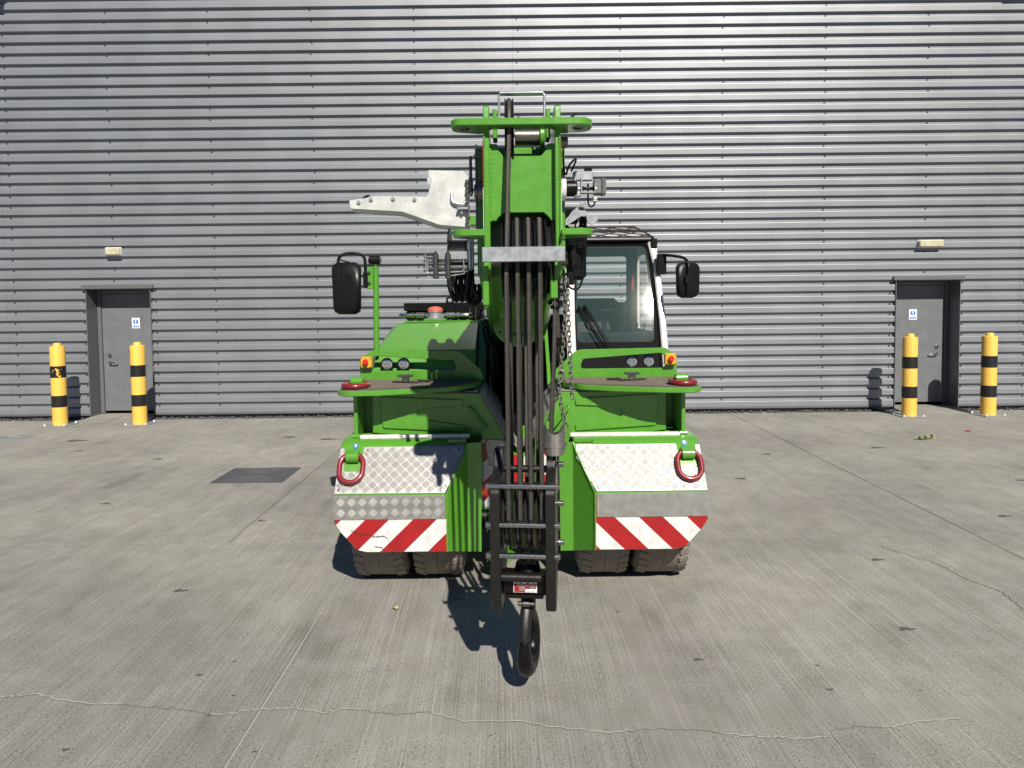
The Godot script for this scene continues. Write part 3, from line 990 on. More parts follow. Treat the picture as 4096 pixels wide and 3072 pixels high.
func door(wh: Node3D, x0: float, x1: float, s: float) -> void:
	var top := 2.205
	var rec := 0.30
	var zf := -(WALL + 0.036)
	var hd := MB.new()
	hd.box(Vector3((x0 + x1) / 2, top + 0.032, -(WALL - 0.016)), Vector3(x1 - x0 + 0.10, 0.07, 0.075), 0.005)
	part(hd, "door_head", "flashing", wh)
	var nm := "left-hand" if s < 0 else "right-hand"
	# reveals: returned flashings on both jambs and the soffit
	for e in [[x0, 1.0], [x1, -1.0]]:
		var jb := MB.new()
		jb.box(Vector3(e[0] + e[1] * 0.006, top / 2 + 0.01, -(WALL + rec / 2 - 0.010)), Vector3(0.012, top - 0.03, rec + 0.02), 0.002)
		part(jb, "door_reveal", "flashing", wh)
	var so := MB.new()
	so.box(Vector3((x0 + x1) / 2, top - 0.007, -(WALL + rec / 2 + 0.012)), Vector3(x1 - x0 - 0.03, 0.012, rec - 0.05), 0.001)
	part(so, "soffit", "flashing", wh)
	var fr := MB.new()
	var zd := WALL + rec
	for e in [[x0 + 0.045, 1.0], [x1 - 0.045, -1.0]]:
		fr.box(Vector3(e[0], top / 2 + 0.012, -(zd + 0.02)), Vector3(0.062, top - 0.06, 0.07), 0.004)
	fr.box(Vector3((x0 + x1) / 2, top - 0.05, -(zd + 0.021)), Vector3(x1 - x0 - 0.16, 0.06, 0.068), 0.004)
	part(fr, "door_frame", "frame_paint", wh)
	var lf := MB.new()
	lf.box(Vector3((x0 + x1) / 2, top / 2 + 0.0, -(zd + 0.035)), Vector3(x1 - x0 - 0.16, top - 0.17, 0.05), 0.004)
	var d: MeshInstance3D = part(lf, "door", "door_paint", wh, "%s flush grey steel door in its recess" % nm)
	var hx: float = x0 + 0.20 if s < 0 else x1 - 0.20
	var face := -(zd + 0.010)
	var ro := MB.new()
	ro.cyl(Vector3(hx, 0.93, face - 0.002), Vector3(hx, 0.93, face + 0.014), 0.028, 20)
	ro.tube(MB.smooth([Vector3(hx, 0.93, face + 0.01), Vector3(hx, 0.93, face + 0.05), Vector3(hx - s * 0.03, 0.93, face + 0.06), Vector3(hx - s * 0.125, 0.93, face + 0.06), Vector3(hx - s * 0.135, 0.928, face + 0.04)]), 0.010, 10)
	part(ro, "handle", "chrome", d)
	var lk := MB.new()
	lk.lathe([Vector2(0, 0), Vector2(0.036, 0), Vector2(0.034, 0.014), Vector2(0.022, 0.018), Vector2(0.020, 0.026), Vector2(0, 0.026)], Transform3D(Basis(Vector3(1, 0, 0), PI / 2), Vector3(hx, 1.055, face - 0.001)), 22)
	part(lk, "lock", "chrome", d)
	if s < 0:
		var sf := MB.new()
		for k in 7:
			var yy := 0.99 + k * 0.022
			var xx := x0 + 0.535 + 0.010 * sin(k * 1.9)
			sf.q(Vector3(xx - 0.006, yy, face + 0.002), Vector3(xx + 0.004, yy, face + 0.002), Vector3(xx + 0.008 + 0.004 * (k % 2), yy + 0.024, face + 0.002), Vector3(xx - 0.002, yy + 0.024, face + 0.002), Vector3(0, 0, 1))
		part(sf, "scuff_mark", "ink", d)
	# safety sign: white plate, blue disc with an exclamation mark, blue caption
	var sx: float = x0 + 0.665 if s < 0 else x0 + 0.48
	var sy := 1.615
	var sg := thing("safety_sign", Vector3(sx, sy - 0.09, face), "blue and white mandatory-action sign on the %s door" % nm, "sign", "signs on the warehouse doors")
	var pl := MB.new()
	pl.prism(rnd(rect(-0.068, -0.09, 0.068, 0.09), 0.008), Transform3D(Basis(), Vector3(sx, sy, face - 0.003)), 0.006, 0.001)
	part(pl, "sign_plate", "sticker_white", sg)
	var di := MB.new()
	di.prism(circ(Vector2(0, 0.027), 0.046, 28), Transform3D(Basis(), Vector3(sx, sy, face + 0.003)), 0.0012, 0.0)
	part(di, "blue_disc", "sticker_blue", sg)
	var mk := MB.new()
	mk.prism(PackedVector2Array([Vector2(-0.014, 0.066), Vector2(0.014, 0.066), Vector2(0.006, 0.008), Vector2(-0.006, 0.008)]), Transform3D(Basis(), Vector3(sx, sy, face + 0.0043)), 0.0012, 0.0)
	mk.prism(circ(Vector2(0, -0.008), 0.0095, 14), Transform3D(Basis(), Vector3(sx, sy, face + 0.0043)), 0.0012, 0.0)
	part(mk, "exclamation_mark", "sticker_white", sg)
	var cp := MB.new()
	cp.prism(PackedVector2Array(rect(-0.054, -0.076, 0.054, -0.040)), Transform3D(Basis(), Vector3(sx, sy, face + 0.003)), 0.0012, 0.0)
	part(cp, "caption_band", "sticker_blue", sg)
	var tx := MB.new()
	for k in 5:
		tx.box(Vector3(sx - 0.036 + k * 0.018, sy - 0.054 + 0.001 * (k % 2), face + 0.0048), Vector3(0.013, 0.006, 0.001), 0.0)
		tx.box(Vector3(sx - 0.032 + k * 0.016, sy - 0.065, face + 0.0048), Vector3(0.011, 0.005, 0.001), 0.0)
	part(tx, "caption_lettering", "sticker_white", sg)

# ------------------------------------------------------------------ crane
# raised five-bar pattern inside a polygon on the face of a plate
func bars(mb: MB, xf: Transform3D, poly: PackedVector2Array, cell := 0.048) -> void:
	var lo := Vector2(1e9, 1e9)
	var hi := -lo
	for p in poly:
		lo = lo.min(p)
		hi = hi.max(p)
	var u0 := Vector2(1, 1).normalized()
	var w0 := u0.orthogonal()
	var mid := (lo + hi) / 2.0
	var reach := int((hi - lo).length() / cell) + 1
	for i in range(-reach, reach + 1):
		for j in range(-reach, reach + 1):
			var g := mid + u0 * cell * i + w0 * cell * j
			var u := u0 if (i + j) % 2 == 0 else w0
			var w := w0 if (i + j) % 2 == 0 else u0
			for k in 4:
				var c := g + w * (k - 1.5) * cell * 0.225
				var L := cell * (0.47 if absf(k - 1.5) < 1.0 else 0.40)
				var e0 := c - u * L
				var e1 := c + u * L
				if not (Geometry2D.is_point_in_polygon(e0, poly) and Geometry2D.is_point_in_polygon(e1, poly)):
					continue
				var hw := w * cell * 0.075
				var hz := 0.003
				var b := [e0 + hw, e1 + hw, e1 - hw, e0 - hw]
				var r0 := c - u * L * 0.86
				var r1 := c + u * L * 0.86
				var P := []
				for q in b:
					P.push_back(xf * Vector3(q.x, q.y, 0))
				var R0: Vector3 = xf * Vector3(r0.x, r0.y, hz)
				var R1: Vector3 = xf * Vector3(r1.x, r1.y, hz)
				var nz := xf.basis.z
				var nw := xf.basis * Vector3(w.x, w.y, 0)
				mb.q(P[0], P[1], R1, R0, (nz + nw * 0.7).normalized())
				mb.q(P[3], P[2], R1, R0, (nz - nw * 0.7).normalized())

func tread_plate(parent: Node3D, poly: PackedVector2Array, xf: Transform3D, nm := "tread_plate") -> void:
	var mb := MB.new()
	mb.prism(poly, xf, 0.004, 0.001)
	var o := part(mb, nm, "tread", parent)
	var bb := MB.new()
	bars(bb, xf * Transform3D(Basis(), Vector3(0, 0, 0.0038)), poly)
	part(bb, "tread_bars", "tread", o, "", "stuff")

# slanted red and white film clipped to a polygon
func stripes(parent: Node3D, poly: PackedVector2Array, xf: Transform3D, lean: float, width: float, start: float, red_first := true) -> void:
	var lo := Vector2(1e9, 1e9)
	var hi := -lo
	for p in poly:
		lo = lo.min(p)
		hi = hi.max(p)
	var h := hi.y - lo.y
	var k := -12
	while k < 24:
		var x := start + k * width
		var band := PackedVector2Array([Vector2(x, lo.y - 0.01), Vector2(x + width, lo.y - 0.01), Vector2(x + width + lean * (h + 0.02), hi.y + 0.01), Vector2(x + lean * (h + 0.02), hi.y + 0.01)])
		for piece in Geometry2D.intersect_polygons(band, poly):
			if piece.size() < 3:
				continue
			var mb := MB.new()
			mb.prism(piece, xf, 0.0015, 0.0)
			part(mb, "hazard_stripe", "film_red" if (posmod(k, 2) == 0) == red_first else "film_white", parent)
		k += 1

func lifting_ring(mb: MB, c: Vector3, right: Vector3, up: Vector3, w: float, h: float, r: float) -> void:
	var pts := []
	for k in 36:
		var a := TAU * k / 36.0
		var yy := sin(a) * w / 2 + (h / 2 - w / 2) * signf(sin(a))
		pts.push_back(c + right * cos(a) * w / 2 + up * yy)
	mb.tube(pts, r, 12, true)

func build_crane() -> void:
	var cr := thing("mobile_crane", Vector3(XC, 0, -5.6), "bright green pick-and-carry mobile crane seen nose-on, with red and white striped bumpers", "crane")
	for s in [-1.0, 1.0]:
		crane_side(cr, s)
	crane_middle(cr)
	crane_hood(cr)
	crane_cab(cr)
	crane_mirrors(cr)
	crane_boom(cr)
	# the head group is mounted a little forward of the sketch it was drawn to, at 95.5 % of its size
	fit = Transform3D(Basis().scaled(Vector3.ONE * 0.955), Vector3(0.0478, 2.3275, -3.247)) * Transform3D(Basis(), -Vector3(0.050, 2.35, -3.40))
	crane_head(cr)
	crane_jib(cr)
	crane_switchgear(cr)
	fit = Transform3D()
	crane_fly_jib(cr)
	crane_reel(cr)
	crane_ropes(cr)

func crane_side(cr: Node3D, s: float) -> void:
	# ---- nose box over the twin wheels
	var nb := MB.new()
	var prof := PackedVector2Array([Vector2(4.425, 0.52), Vector2(4.425, 0.668), Vector2(4.615, 0.942), Vector2(4.66, 0.972), Vector2(5.45, 0.972), Vector2(5.45, 0.86), Vector2(4.82, 0.84), Vector2(4.56, 0.66), Vector2(4.50, 0.52)])
	nb.prism(prof, across(0.476 if s > 0 else -1.172), 0.696, 0.006)
	var slp := leaning(0.668, 4.425, 0.942, 4.615)
	nb.prism(PackedVector2Array(mir([Vector2(0.480, 0.012), Vector2(0.362, 0.236), Vector2(0.352, 0.336), Vector2(0.480, 0.336)], s)), slp * Transform3D(Basis(), Vector3(0, 0, -0.0305)), 0.03, 0.003)
	nb.box(W(s * 0.417, 0.955, 5.05), Vector3(0.125, 0.034, 0.80), 0.004)
	var body: MeshInstance3D = part(nb, "nose_box", "green", cr)
	# front skirt
	var sk := MB.new()
	var skp := rnd(mir([Vector2(1.178, 0.672), Vector2(1.178, 0.495), Vector2(1.14, 0.435), Vector2(1.035, 0.318), Vector2(0.975, 0.304), Vector2(0.466, 0.304), Vector2(0.466, 0.672)], s), [0.01, 0.03, 0.05, 0.06, 0.03, 0.004, 0.004])
	sk.prism(skp, facing(4.405, 0.022), 0.022, 0.003)
	var skirt: MeshInstance3D = part(sk, "bumper", "green", cr)
	var sp := PackedVector2Array()
	for p in MB.inset(MB.ccw(skp), 0.004):
		sp.push_back(p)
	var clipped := Geometry2D.intersect_polygons(sp, PackedVector2Array(rect(-1.3, 0.2, 1.3, 0.512)))
	stripes(skirt, clipped[0], facing(4.4035, 0.0015), 1.03 * -s, 0.151, -1.203 if s < 0 else 0.443 + 0.066, s < 0)
	var band := PackedVector2Array(mir(rect(0.466, 0.512, 0.474, 0.66), s))
	var edge := MB.new()
	edge.prism(band, facing(4.4035, 0.0015), 0.0015, 0.0)
	part(edge, "hazard_stripe", "film_red", skirt)
	if s < 0:
		for line in [[Vector2(-1.075, 0.445), Vector2(-0.985, 0.415), Vector2(-0.955, 0.418), Vector2(-0.925, 0.404), Vector2(-0.865, 0.408), Vector2(-0.845, 0.395), Vector2(-0.83, 0.36), Vector2(-0.822, 0.33)], [Vector2(-0.925, 0.342), Vector2(-0.88, 0.336), Vector2(-0.86, 0.312)]]:
			var cf := MB.new()
			for i in line.size() - 1:
				for e in 6:
					var p: Vector2 = line[i].lerp(line[i + 1], e / 6.0) + Vector2(0, 0.002 * sin(i * 5.0 + e * 2.2))
					var q: Vector2 = line[i].lerp(line[i + 1], (e + 1) / 6.0) + Vector2(0, 0.002 * sin(i * 5.0 + (e + 1) * 2.2))
					var wd := 0.0018 + 0.0016 * absf(sin(i * 2.0 + e))
					cf.q(W(p.x, p.y - wd, 4.4015), W(q.x, q.y - wd, 4.4015), W(q.x, q.y + wd, 4.4015), W(p.x, p.y + wd, 4.4015), Vector3(0, 0, 1))
			part(cf, "film_crack", "rust", skirt)
	# lower, upright tread band and the sloping tread sheet above it
	tread_plate(body, rnd(mir(rect(0.477, 0.516, 1.178, 0.667), s), 0.012), facing(4.398, 0.005), "tread_band")
	var sl := leaning(0.668, 4.425, 0.942, 4.615)
	var LS := Vector2(0.19, 0.274).length()
	var up := rnd(mir([Vector2(1.178, 0.004), Vector2(0.478, 0.004), Vector2(0.472, 0.02), Vector2(0.365, LS * 0.70), Vector2(0.365, LS * 0.97), Vector2(1.02, LS * 0.97), Vector2(1.03, LS * 0.46), Vector2(1.135, LS * 0.46), Vector2(1.145, LS * 0.95), Vector2(1.172, LS * 0.95)], s), 0.008, 3)
	tread_plate(body, up, sl * Transform3D(Basis(), Vector3(0, 0, 0.001)))
	for p in [Vector2(0.40, LS * 0.9), Vector2(0.99, LS * 0.9), Vector2(0.50, 0.03), Vector2(1.15, 0.03)]:
		var rv := MB.new()
		rv.lathe([Vector2(0.009, 0), Vector2(0.008, 0.003), Vector2(0, 0.004)], sl * Transform3D(Basis(Vector3(1, 0, 0), PI / 2), Vector3(p.x * s, p.y, 0.0055)), 10)
		part(rv, "rivet", "chrome", body)
	# white wear strip along the top edge
	var ws := MB.new()
	ws.box(W(s * 0.70, 0.985, 4.70), Vector3(0.73, 0.026, 0.035), 0.004)
	part(ws, "wear_strip", "nylon", body)
	# inner return of the nose, folded towards the chassis
	var ir := MB.new()
	var a0 := W(s * 0.466, 0.304, 4.41)
	var a1 := W(s * 0.466, 0.672, 4.41)
	var a2 := W(s * 0.362, 0.90, 4.573)
	var b0 := W(s * 0.345, 0.235, 4.60)
	var b2 := W(s * 0.345, 0.955, 4.60)
	var c0 := W(s * 0.262, 0.225, 4.625)
	var c2 := W(s * 0.258, 0.955, 4.625)
	var inn := W(s * 0.8, 0.6, 5.0)
	var nA := (b0 - a0).cross(a1 - a0).normalized()
	if nA.dot(a0 - inn) < 0:
		nA = -nA
	ir.t(a0, a1, b0, nA, nA, nA)
	ir.t(a1, a2, b0, nA, nA, nA)
	ir.t(a2, b2, b0, nA, nA, nA)
	ir.qo(b0, b2, c2, c0, inn)
	ir.qo(c0, c2, W(s * 0.25, 0.955, 5.3), W(s * 0.262, 0.40, 5.3), inn)
	ir.tube([a0, a1, a2, b2], 0.006, 6)
	part(ir, "inner_cheek", "green", cr)
	var wl := MB.new()
	wl.tube([a1 + Vector3(s * 0.002, 0.0, 0.004), a0 + Vector3(s * 0.002, 0.0, 0.004)], 0.005, 6)
	part(wl, "weld_bead", "green", body)
	# lug and ring
	var lg := MB.new()
	var lc := sl * Vector3(s * 1.083, LS * 0.78, 0.0)
	lg.cyl(lc + Vector3(-0.042, 0.0, 0.026), lc + Vector3(0.042, 0.0, 0.026), 0.037, 20, 0.006)
	lg.box(lc + Vector3(0, -0.002, 0.004), Vector3(0.082, 0.085, 0.03), 0.006)
	part(lg, "ring_lug", "green", body)
	var rg := MB.new()
	var upv := sl.basis.y
	lifting_ring(rg, lc + Vector3(0, 0, 0.035) - upv * 0.072, Vector3(1, 0, 0), upv, 0.150, 0.195, 0.0165)
	part(rg, "lifting_ring", "ring_red", cr)
	var st := MB.new()
	st.prism(circ(Vector2(s * 1.075, LS * 1.005 + 0.015 - 0.02), 0.018, 18), leaning(0.668, 4.425, 0.942, 4.615) * Transform3D(Basis(), Vector3(0, 0, 0.0045)), 0.001, 0.0)
	part(st, "round_sticker", "sticker_blue", body)
	var sw := MB.new()
	sw.box(sl * Vector3(s * 1.075, LS * 1.005 + 0.002 - 0.004, 0.0065), Vector3(0.010, 0.018, 0.001), 0.0, sl.basis)
	part(sw, "pictogram", "sticker_white", body)
	# ---- wheels
	for wx in [0.935, 0.552]:
		wheel(cr, Vector3(XC + s * wx, 0.375, -4.90), 0.375, 0.365 if wx > 0.7 else 0.345)
	wheel(cr, Vector3(XC + s * 0.92, 0.42, -8.0), 0.42, 0.36)
	# ---- front frame arm
	var ar := MB.new()
	var ap := rnd(mir([Vector2(1.01, 1.262), Vector2(0.275, 1.252), Vector2(0.105, 0.948), Vector2(0.105, 0.44), Vector2(0.262, 0.44), Vector2(0.262, 0.767), Vector2(0.385, 0.905), Vector2(0.565, 0.938), Vector2(1.01, 0.984)], s), [0.0, 0.03, 0.05, 0.0, 0.0, 0.08, 0.06, 0.1, 0.0])
	ar.prism(ap, facing(4.85, 0.025), 0.025, 0.004)
	var arm: MeshInstance3D = part(ar, "frame_arm", "green", cr)
	var ab := MB.new()      # box section behind the face plate
	ab.hexa([W(s * 0.12, 0.95, 4.876), W(s * 1.0, 0.99, 4.876), W(s * 1.0, 0.99, 5.35), W(s * 0.12, 0.95, 5.35), W(s * 0.28, 1.244, 4.876), W(s * 1.0, 1.255, 4.876), W(s * 1.0, 1.255, 5.35), W(s * 0.28, 1.244, 5.35)])
	ab.box(W(s * 0.185, 0.68, 5.05), Vector3(0.15, 0.5, 0.34), 0.005)
	part(ab, "arm_box", "green", arm)
	# welded stiffener with a tapered notch
	var sf := MB.new()
	sf.prism(rnd(mir([Vector2(0.955, 1.236), Vector2(0.385, 1.208), Vector2(0.385, 1.163), Vector2(0.70, 1.147), Vector2(0.705, 1.083), Vector2(0.385, 1.032), Vector2(0.385, 0.984), Vector2(0.94, 1.018)], s), [0.02, 0.012, 0.012, 0.014, 0.014, 0.012, 0.012, 0.02]), facing(4.836, 0.015), 0.015, 0.004)
	part(sf, "stiffener", "green", arm)
	var hdl := MB.new()
	var h0 := W(s * 0.335, 1.155, 4.845)
	var h1 := W(s * 0.225, 1.01, 4.845)
	hdl.tube(MB.smooth([h0, h0 + Vector3(0, 0, 0.03), h0.lerp(h1, 0.08) + Vector3(0, 0, 0.045), h0.lerp(h1, 0.92) + Vector3(0, 0, 0.045), h1 + Vector3(0, 0, 0.03), h1], 5), 0.010, 10)
	part(hdl, "grab_handle", "green", arm)
	# striped film on the leg, aluminium tag on the left one
	stripes(arm, PackedVector2Array(mir(rect(0.115, 0.46, 0.252, 0.90 if s > 0 else 0.93), s)), facing(4.848, 0.0015), 1.0 * -s, 0.135, -0.30 if s < 0 else 0.0, s > 0)
	if s < 0:
		var tg := MB.new()
		tg.prism(rnd([Vector2(-0.238, 0.932), Vector2(-0.095, 0.922), Vector2(-0.09, 0.742), Vector2(-0.212, 0.748)], 0.012), facing(4.842, 0.004), 0.004, 0.001)
		var tgo: MeshInstance3D = part(tg, "tag_plate", "tag", arm, "scuffed aluminium tag plate")
		for p in [Vector2(-0.225, 0.920), Vector2(-0.108, 0.910), Vector2(-0.203, 0.760), Vector2(-0.104, 0.755)]:
			var rv := MB.new()
			rv.lathe([Vector2(0.009, 0), Vector2(0.008, 0.003), Vector2(0, 0.004)], Transform3D(Basis(Vector3(1, 0, 0), PI / 2), Vector3(XC + p.x, p.y, -4.842)), 10)
			part(rv, "rivet", "steel", tgo)
	# tread sheet on the sloping shoulder of the arm and on its top
	var shd := MB.new()
	var e0 := Vector2(0.105, 0.955)
	var e1 := Vector2(0.275, 1.256)
	var dirv := (e1 - e0).normalized()
	var nv := Vector2(-dirv.y, dirv.x)
	var xs := Transform3D(Basis(Vector3(0, 0, -1), Vector3(s * dirv.x, dirv.y, 0), Vector3(s * nv.x, nv.y, 0)), Vector3(XC + s * e0.x, e0.y, 0))
	if xs.basis.determinant() < 0:
		xs = Transform3D(Basis(Vector3(0, 0, 1), Vector3(s * dirv.x, dirv.y, 0), Vector3(s * nv.x, nv.y, 0)), Vector3(XC + s * e0.x, e0.y, 0))
		tread_plate(arm, PackedVector2Array(rect(-5.95, -0.08, -4.856, e0.distance_to(e1))), xs, "shoulder_tread")
	else:
		tread_plate(arm, PackedVector2Array(rect(4.856, -0.08, 5.95, e0.distance_to(e1))), xs, "shoulder_tread")
	tread_plate(arm, PackedVector2Array(mir(rect(0.285, 4.86, 0.72, 5.32), s)), lying(1.257), "top_tread")
	# ---- platform
	var pf := MB.new()
	var pp := rnd(mir([Vector2(1.195, 5.22), Vector2(1.20, 4.64), Vector2(1.13, 4.555), Vector2(0.92, 4.58), Vector2(0.62, 4.68), Vector2(0.42, 4.80), Vector2(0.31, 4.98), Vector2(0.272, 5.22)], s), [0.02, 0.09, 0.15, 0.5, 0.5, 0.2, 0.1, 0.01], 6)
	pf.prism(pp, lying(1.272), 0.036, 0.005)
	var plat: MeshInstance3D = part(pf, "platform", "green", cr)
	var gp := MB.new()
	gp.prism(Geometry2D.offset_polygon(MB.ccw(pp), -0.016)[0], lying(1.3085), 0.004, 0.0)
	for k in 46:        # ridges of the worn anti-slip sheet
		var z := 4.60 + k * 0.0132
		var wx0 := clampf(1.02 - (z - 4.60) * 2.9, 0.33, 1.02)
		gp.box(W(s * (wx0 + 1.10) / 2, 1.3135, z + 0.015), Vector3(1.10 - wx0, 0.003, 0.006), 0.001)
	part(gp, "grip_sheet", "grip", plat)
	var po := MB.new()
	po.box(W(s * 1.095, 1.125, 4.86), Vector3(0.026, 0.30, 0.30), 0.004)
	po.box(W(s * 1.05, 1.125, 5.00), Vector3(0.07, 0.30, 0.02), 0.004)
	po.tube([W(s * 1.12, 0.985, 4.72), W(s * 1.07, 0.985, 4.72)], 0.018, 8)
	part(po, "platform_post", "green", plat)
	var lr := MB.new()
	lifting_ring(lr, W(s * 1.085, 1.333, 4.70), Vector3(1, 0, 0), Vector3(0, 0, -1), 0.150, 0.19, 0.0175)
	part(lr, "lifting_ring", "ring_red", cr)
	var l2 := MB.new()
	l2.cyl(W(s * 1.085 - 0.042, 1.352, 4.735), W(s * 1.085 + 0.042, 1.352, 4.735), 0.033, 18, 0.006)
	l2.box(W(s * 1.085, 1.335, 4.735), Vector3(0.083, 0.04, 0.06), 0.006)
	part(l2, "ring_lug", "green", plat)
	# clutter on the platform: a hinged black catch
	var ct := MB.new()
	ct.box(W(s * 0.80, 1.322, 4.98), Vector3(0.19, 0.008, 0.05), 0.002, Basis(Vector3(0, 1, 0), 0.35 * s))
	ct.box(W(s * 0.80, 1.345, 5.0), Vector3(0.05, 0.045, 0.04), 0.004)
	ct.box(W(s * 0.80, 1.362, 5.0), Vector3(0.105, 0.016, 0.05), 0.003)
	ct.tube([W(s * 0.72, 1.325, 4.93), W(s * 0.62, 1.327, 4.97), W(s * 0.72, 1.326, 5.04)], 0.006, 8)
	part(ct, "hinged_catch", "steel", plat)
	# ---- lamp guard with its long slot
	var gd := MB.new()
	var outer := rnd(mir([Vector2(1.168, 1.309), Vector2(1.168, 1.465), Vector2(1.085, 1.528), Vector2(0.43, 1.520), Vector2(0.275, 1.375), Vector2(0.262, 1.309)], s), [0.0, 0.02, 0.02, 0.12, 0.03, 0.0], 7)
	var slot := rnd(mir([Vector2(1.088, 1.378), Vector2(1.088, 1.492), Vector2(0.475, 1.450), Vector2(0.455, 1.378)], s), [0.035, 0.055, 0.022, 0.02], 7)
	gd.prism(outer, facing(5.22, 0.016), 0.016, 0.003, [slot])
	part(gd, "lamp_guard", "green", cr)
	for lx in ([0.976, 0.852] if s < 0 else [0.846, 0.972]):
		head_lamp(cr, W(s * lx, 1.424, 5.275))
	# emergency stop
	var es := MB.new()
	var ec := W(s * 1.113, 1.445, 5.195)
	es.box(ec, Vector3(0.082, 0.082, 0.05), 0.006)
	var eb: MeshInstance3D = part(es, "stop_button_box", "yellow_box", cr)
	var bt := MB.new()
	bt.lathe([Vector2(0.010, 0), Vector2(0.011, 0.014), Vector2(0.020, 0.017), Vector2(0.021, 0.026), Vector2(0.017, 0.032), Vector2(0, 0.034)], Transform3D(Basis(Vector3(1, 0, 0), PI / 2), ec + Vector3(0, 0.006, 0.024)), 22)
	part(bt, "push_button", "button", eb)
	for cx in [-1, 1]:
		for cy in [-1, 1]:
			var sc := MB.new()
			sc.lathe([Vector2(0.0045, 0), Vector2(0.004, 0.002), Vector2(0, 0.002)], Transform3D(Basis(Vector3(1, 0, 0), PI / 2), ec + Vector3(cx * 0.033, cy * 0.033, 0.025)), 8)
			part(sc, "screw", "steel", eb)

func head_lamp(cr: Node3D, c: Vector3) -> void:
	var hb := MB.new()
	hb.lathe([Vector2(0, -0.05), Vector2(0.035, -0.05), Vector2(0.046, -0.01), Vector2(0.047, 0.014), Vector2(0.041, 0.016), Vector2(0.040, 0.008), Vector2(0, 0.008)], Transform3D(Basis(Vector3(1, 0, 0), PI / 2), c), 28)
	var o: MeshInstance3D = part(hb, "head_lamp", "plastic", cr)
	var rf := MB.new()
	rf.lathe([Vector2(0.0395, 0.0085), Vector2(0.036, 0.0105), Vector2(0, 0.0115)], Transform3D(Basis(Vector3(1, 0, 0), PI / 2), c), 28)
	part(rf, "reflector", "lens", o)
	for k in 4:
		var a := PI / 4 + k * PI / 2
		var p := c + Vector3(cos(a), sin(a), 0) * 0.0195 + Vector3(0, 0, 0.0105)
		var le := MB.new()
		le.lathe([Vector2(0.0145, 0), Vector2(0.0135, 0.006), Vector2(0.009, 0.007), Vector2(0.004, 0.001), Vector2(0, 0.0005)], Transform3D(Basis(Vector3(1, 0, 0), PI / 2), p), 14)
		part(le, "light_emitter", "lens", o)

func wheel(cr: Node3D, c: Vector3, r: float, w: float) -> void:
	var xf := Transform3D(Basis(Vector3(0, -1, 0), Vector3(1, 0, 0), Vector3(0, 0, 1)), c - Vector3(w / 2, 0, 0))
	var hub := Node3D.new()
	hub.name = "wheel"
	cr.add_child(hub, true)
	hub.global_position = c
	var tb := MB.new()
	tb.lathe([Vector2(r * 0.60, 0.02), Vector2(r * 0.80, 0.0), Vector2(r * 0.93, 0.018), Vector2(r * 0.985, 0.045), Vector2(r, 0.09), Vector2(r, w / 2 - 0.003), Vector2(r - 0.005, w / 2), Vector2(r, w / 2 + 0.003), Vector2(r, w - 0.09), Vector2(r * 0.985, w - 0.045), Vector2(r * 0.93, w - 0.018), Vector2(r * 0.80, w), Vector2(r * 0.60, w - 0.02)], xf, 64, 0.6)
	part(tb, "tyre", "rubber", hub)
	# lugs left between the side grooves
	var lg := MB.new()
	for k in 34:
		for sd in [-1.0, 1.0]:
			var a: float = TAU * (k + (0.5 if sd > 0 else 0.0)) / 34.0
			var rad := Vector3(0, cos(a), sin(a))
			var tan_ := Vector3(0, -sin(a), cos(a))
			var bs := Basis(Vector3(1, 0, 0), rad, Vector3(1, 0, 0).cross(rad)).rotated(rad, 0.22 * sd)
			bs = Basis(Vector3(0, 0, 1), -sd * 0.0) * bs
			lg.box(c + Vector3(sd * (w / 2 - 0.052), 0, 0) + rad * (r * 0.982) + tan_ * 0.002, Vector3(0.066, 0.018, TAU * r / 34.0 * 0.80), 0.004, bs * Basis(Vector3(0, 0, 1), -sd * 0.20))
	part(lg, "tread_lugs", "rubber", hub, "", "stuff")
	var rm := MB.new()
	rm.lathe([Vector2(0, 0.08), Vector2(r * 0.3, 0.07), Vector2(r * 0.56, 0.04), Vector2(r * 0.62, 0.018), Vector2(r * 0.62, w - 0.018), Vector2(r * 0.56, w - 0.04), Vector2(r * 0.3, w - 0.07), Vector2(0, w - 0.08)], xf, 32)
	part(rm, "rim", "green", hub)

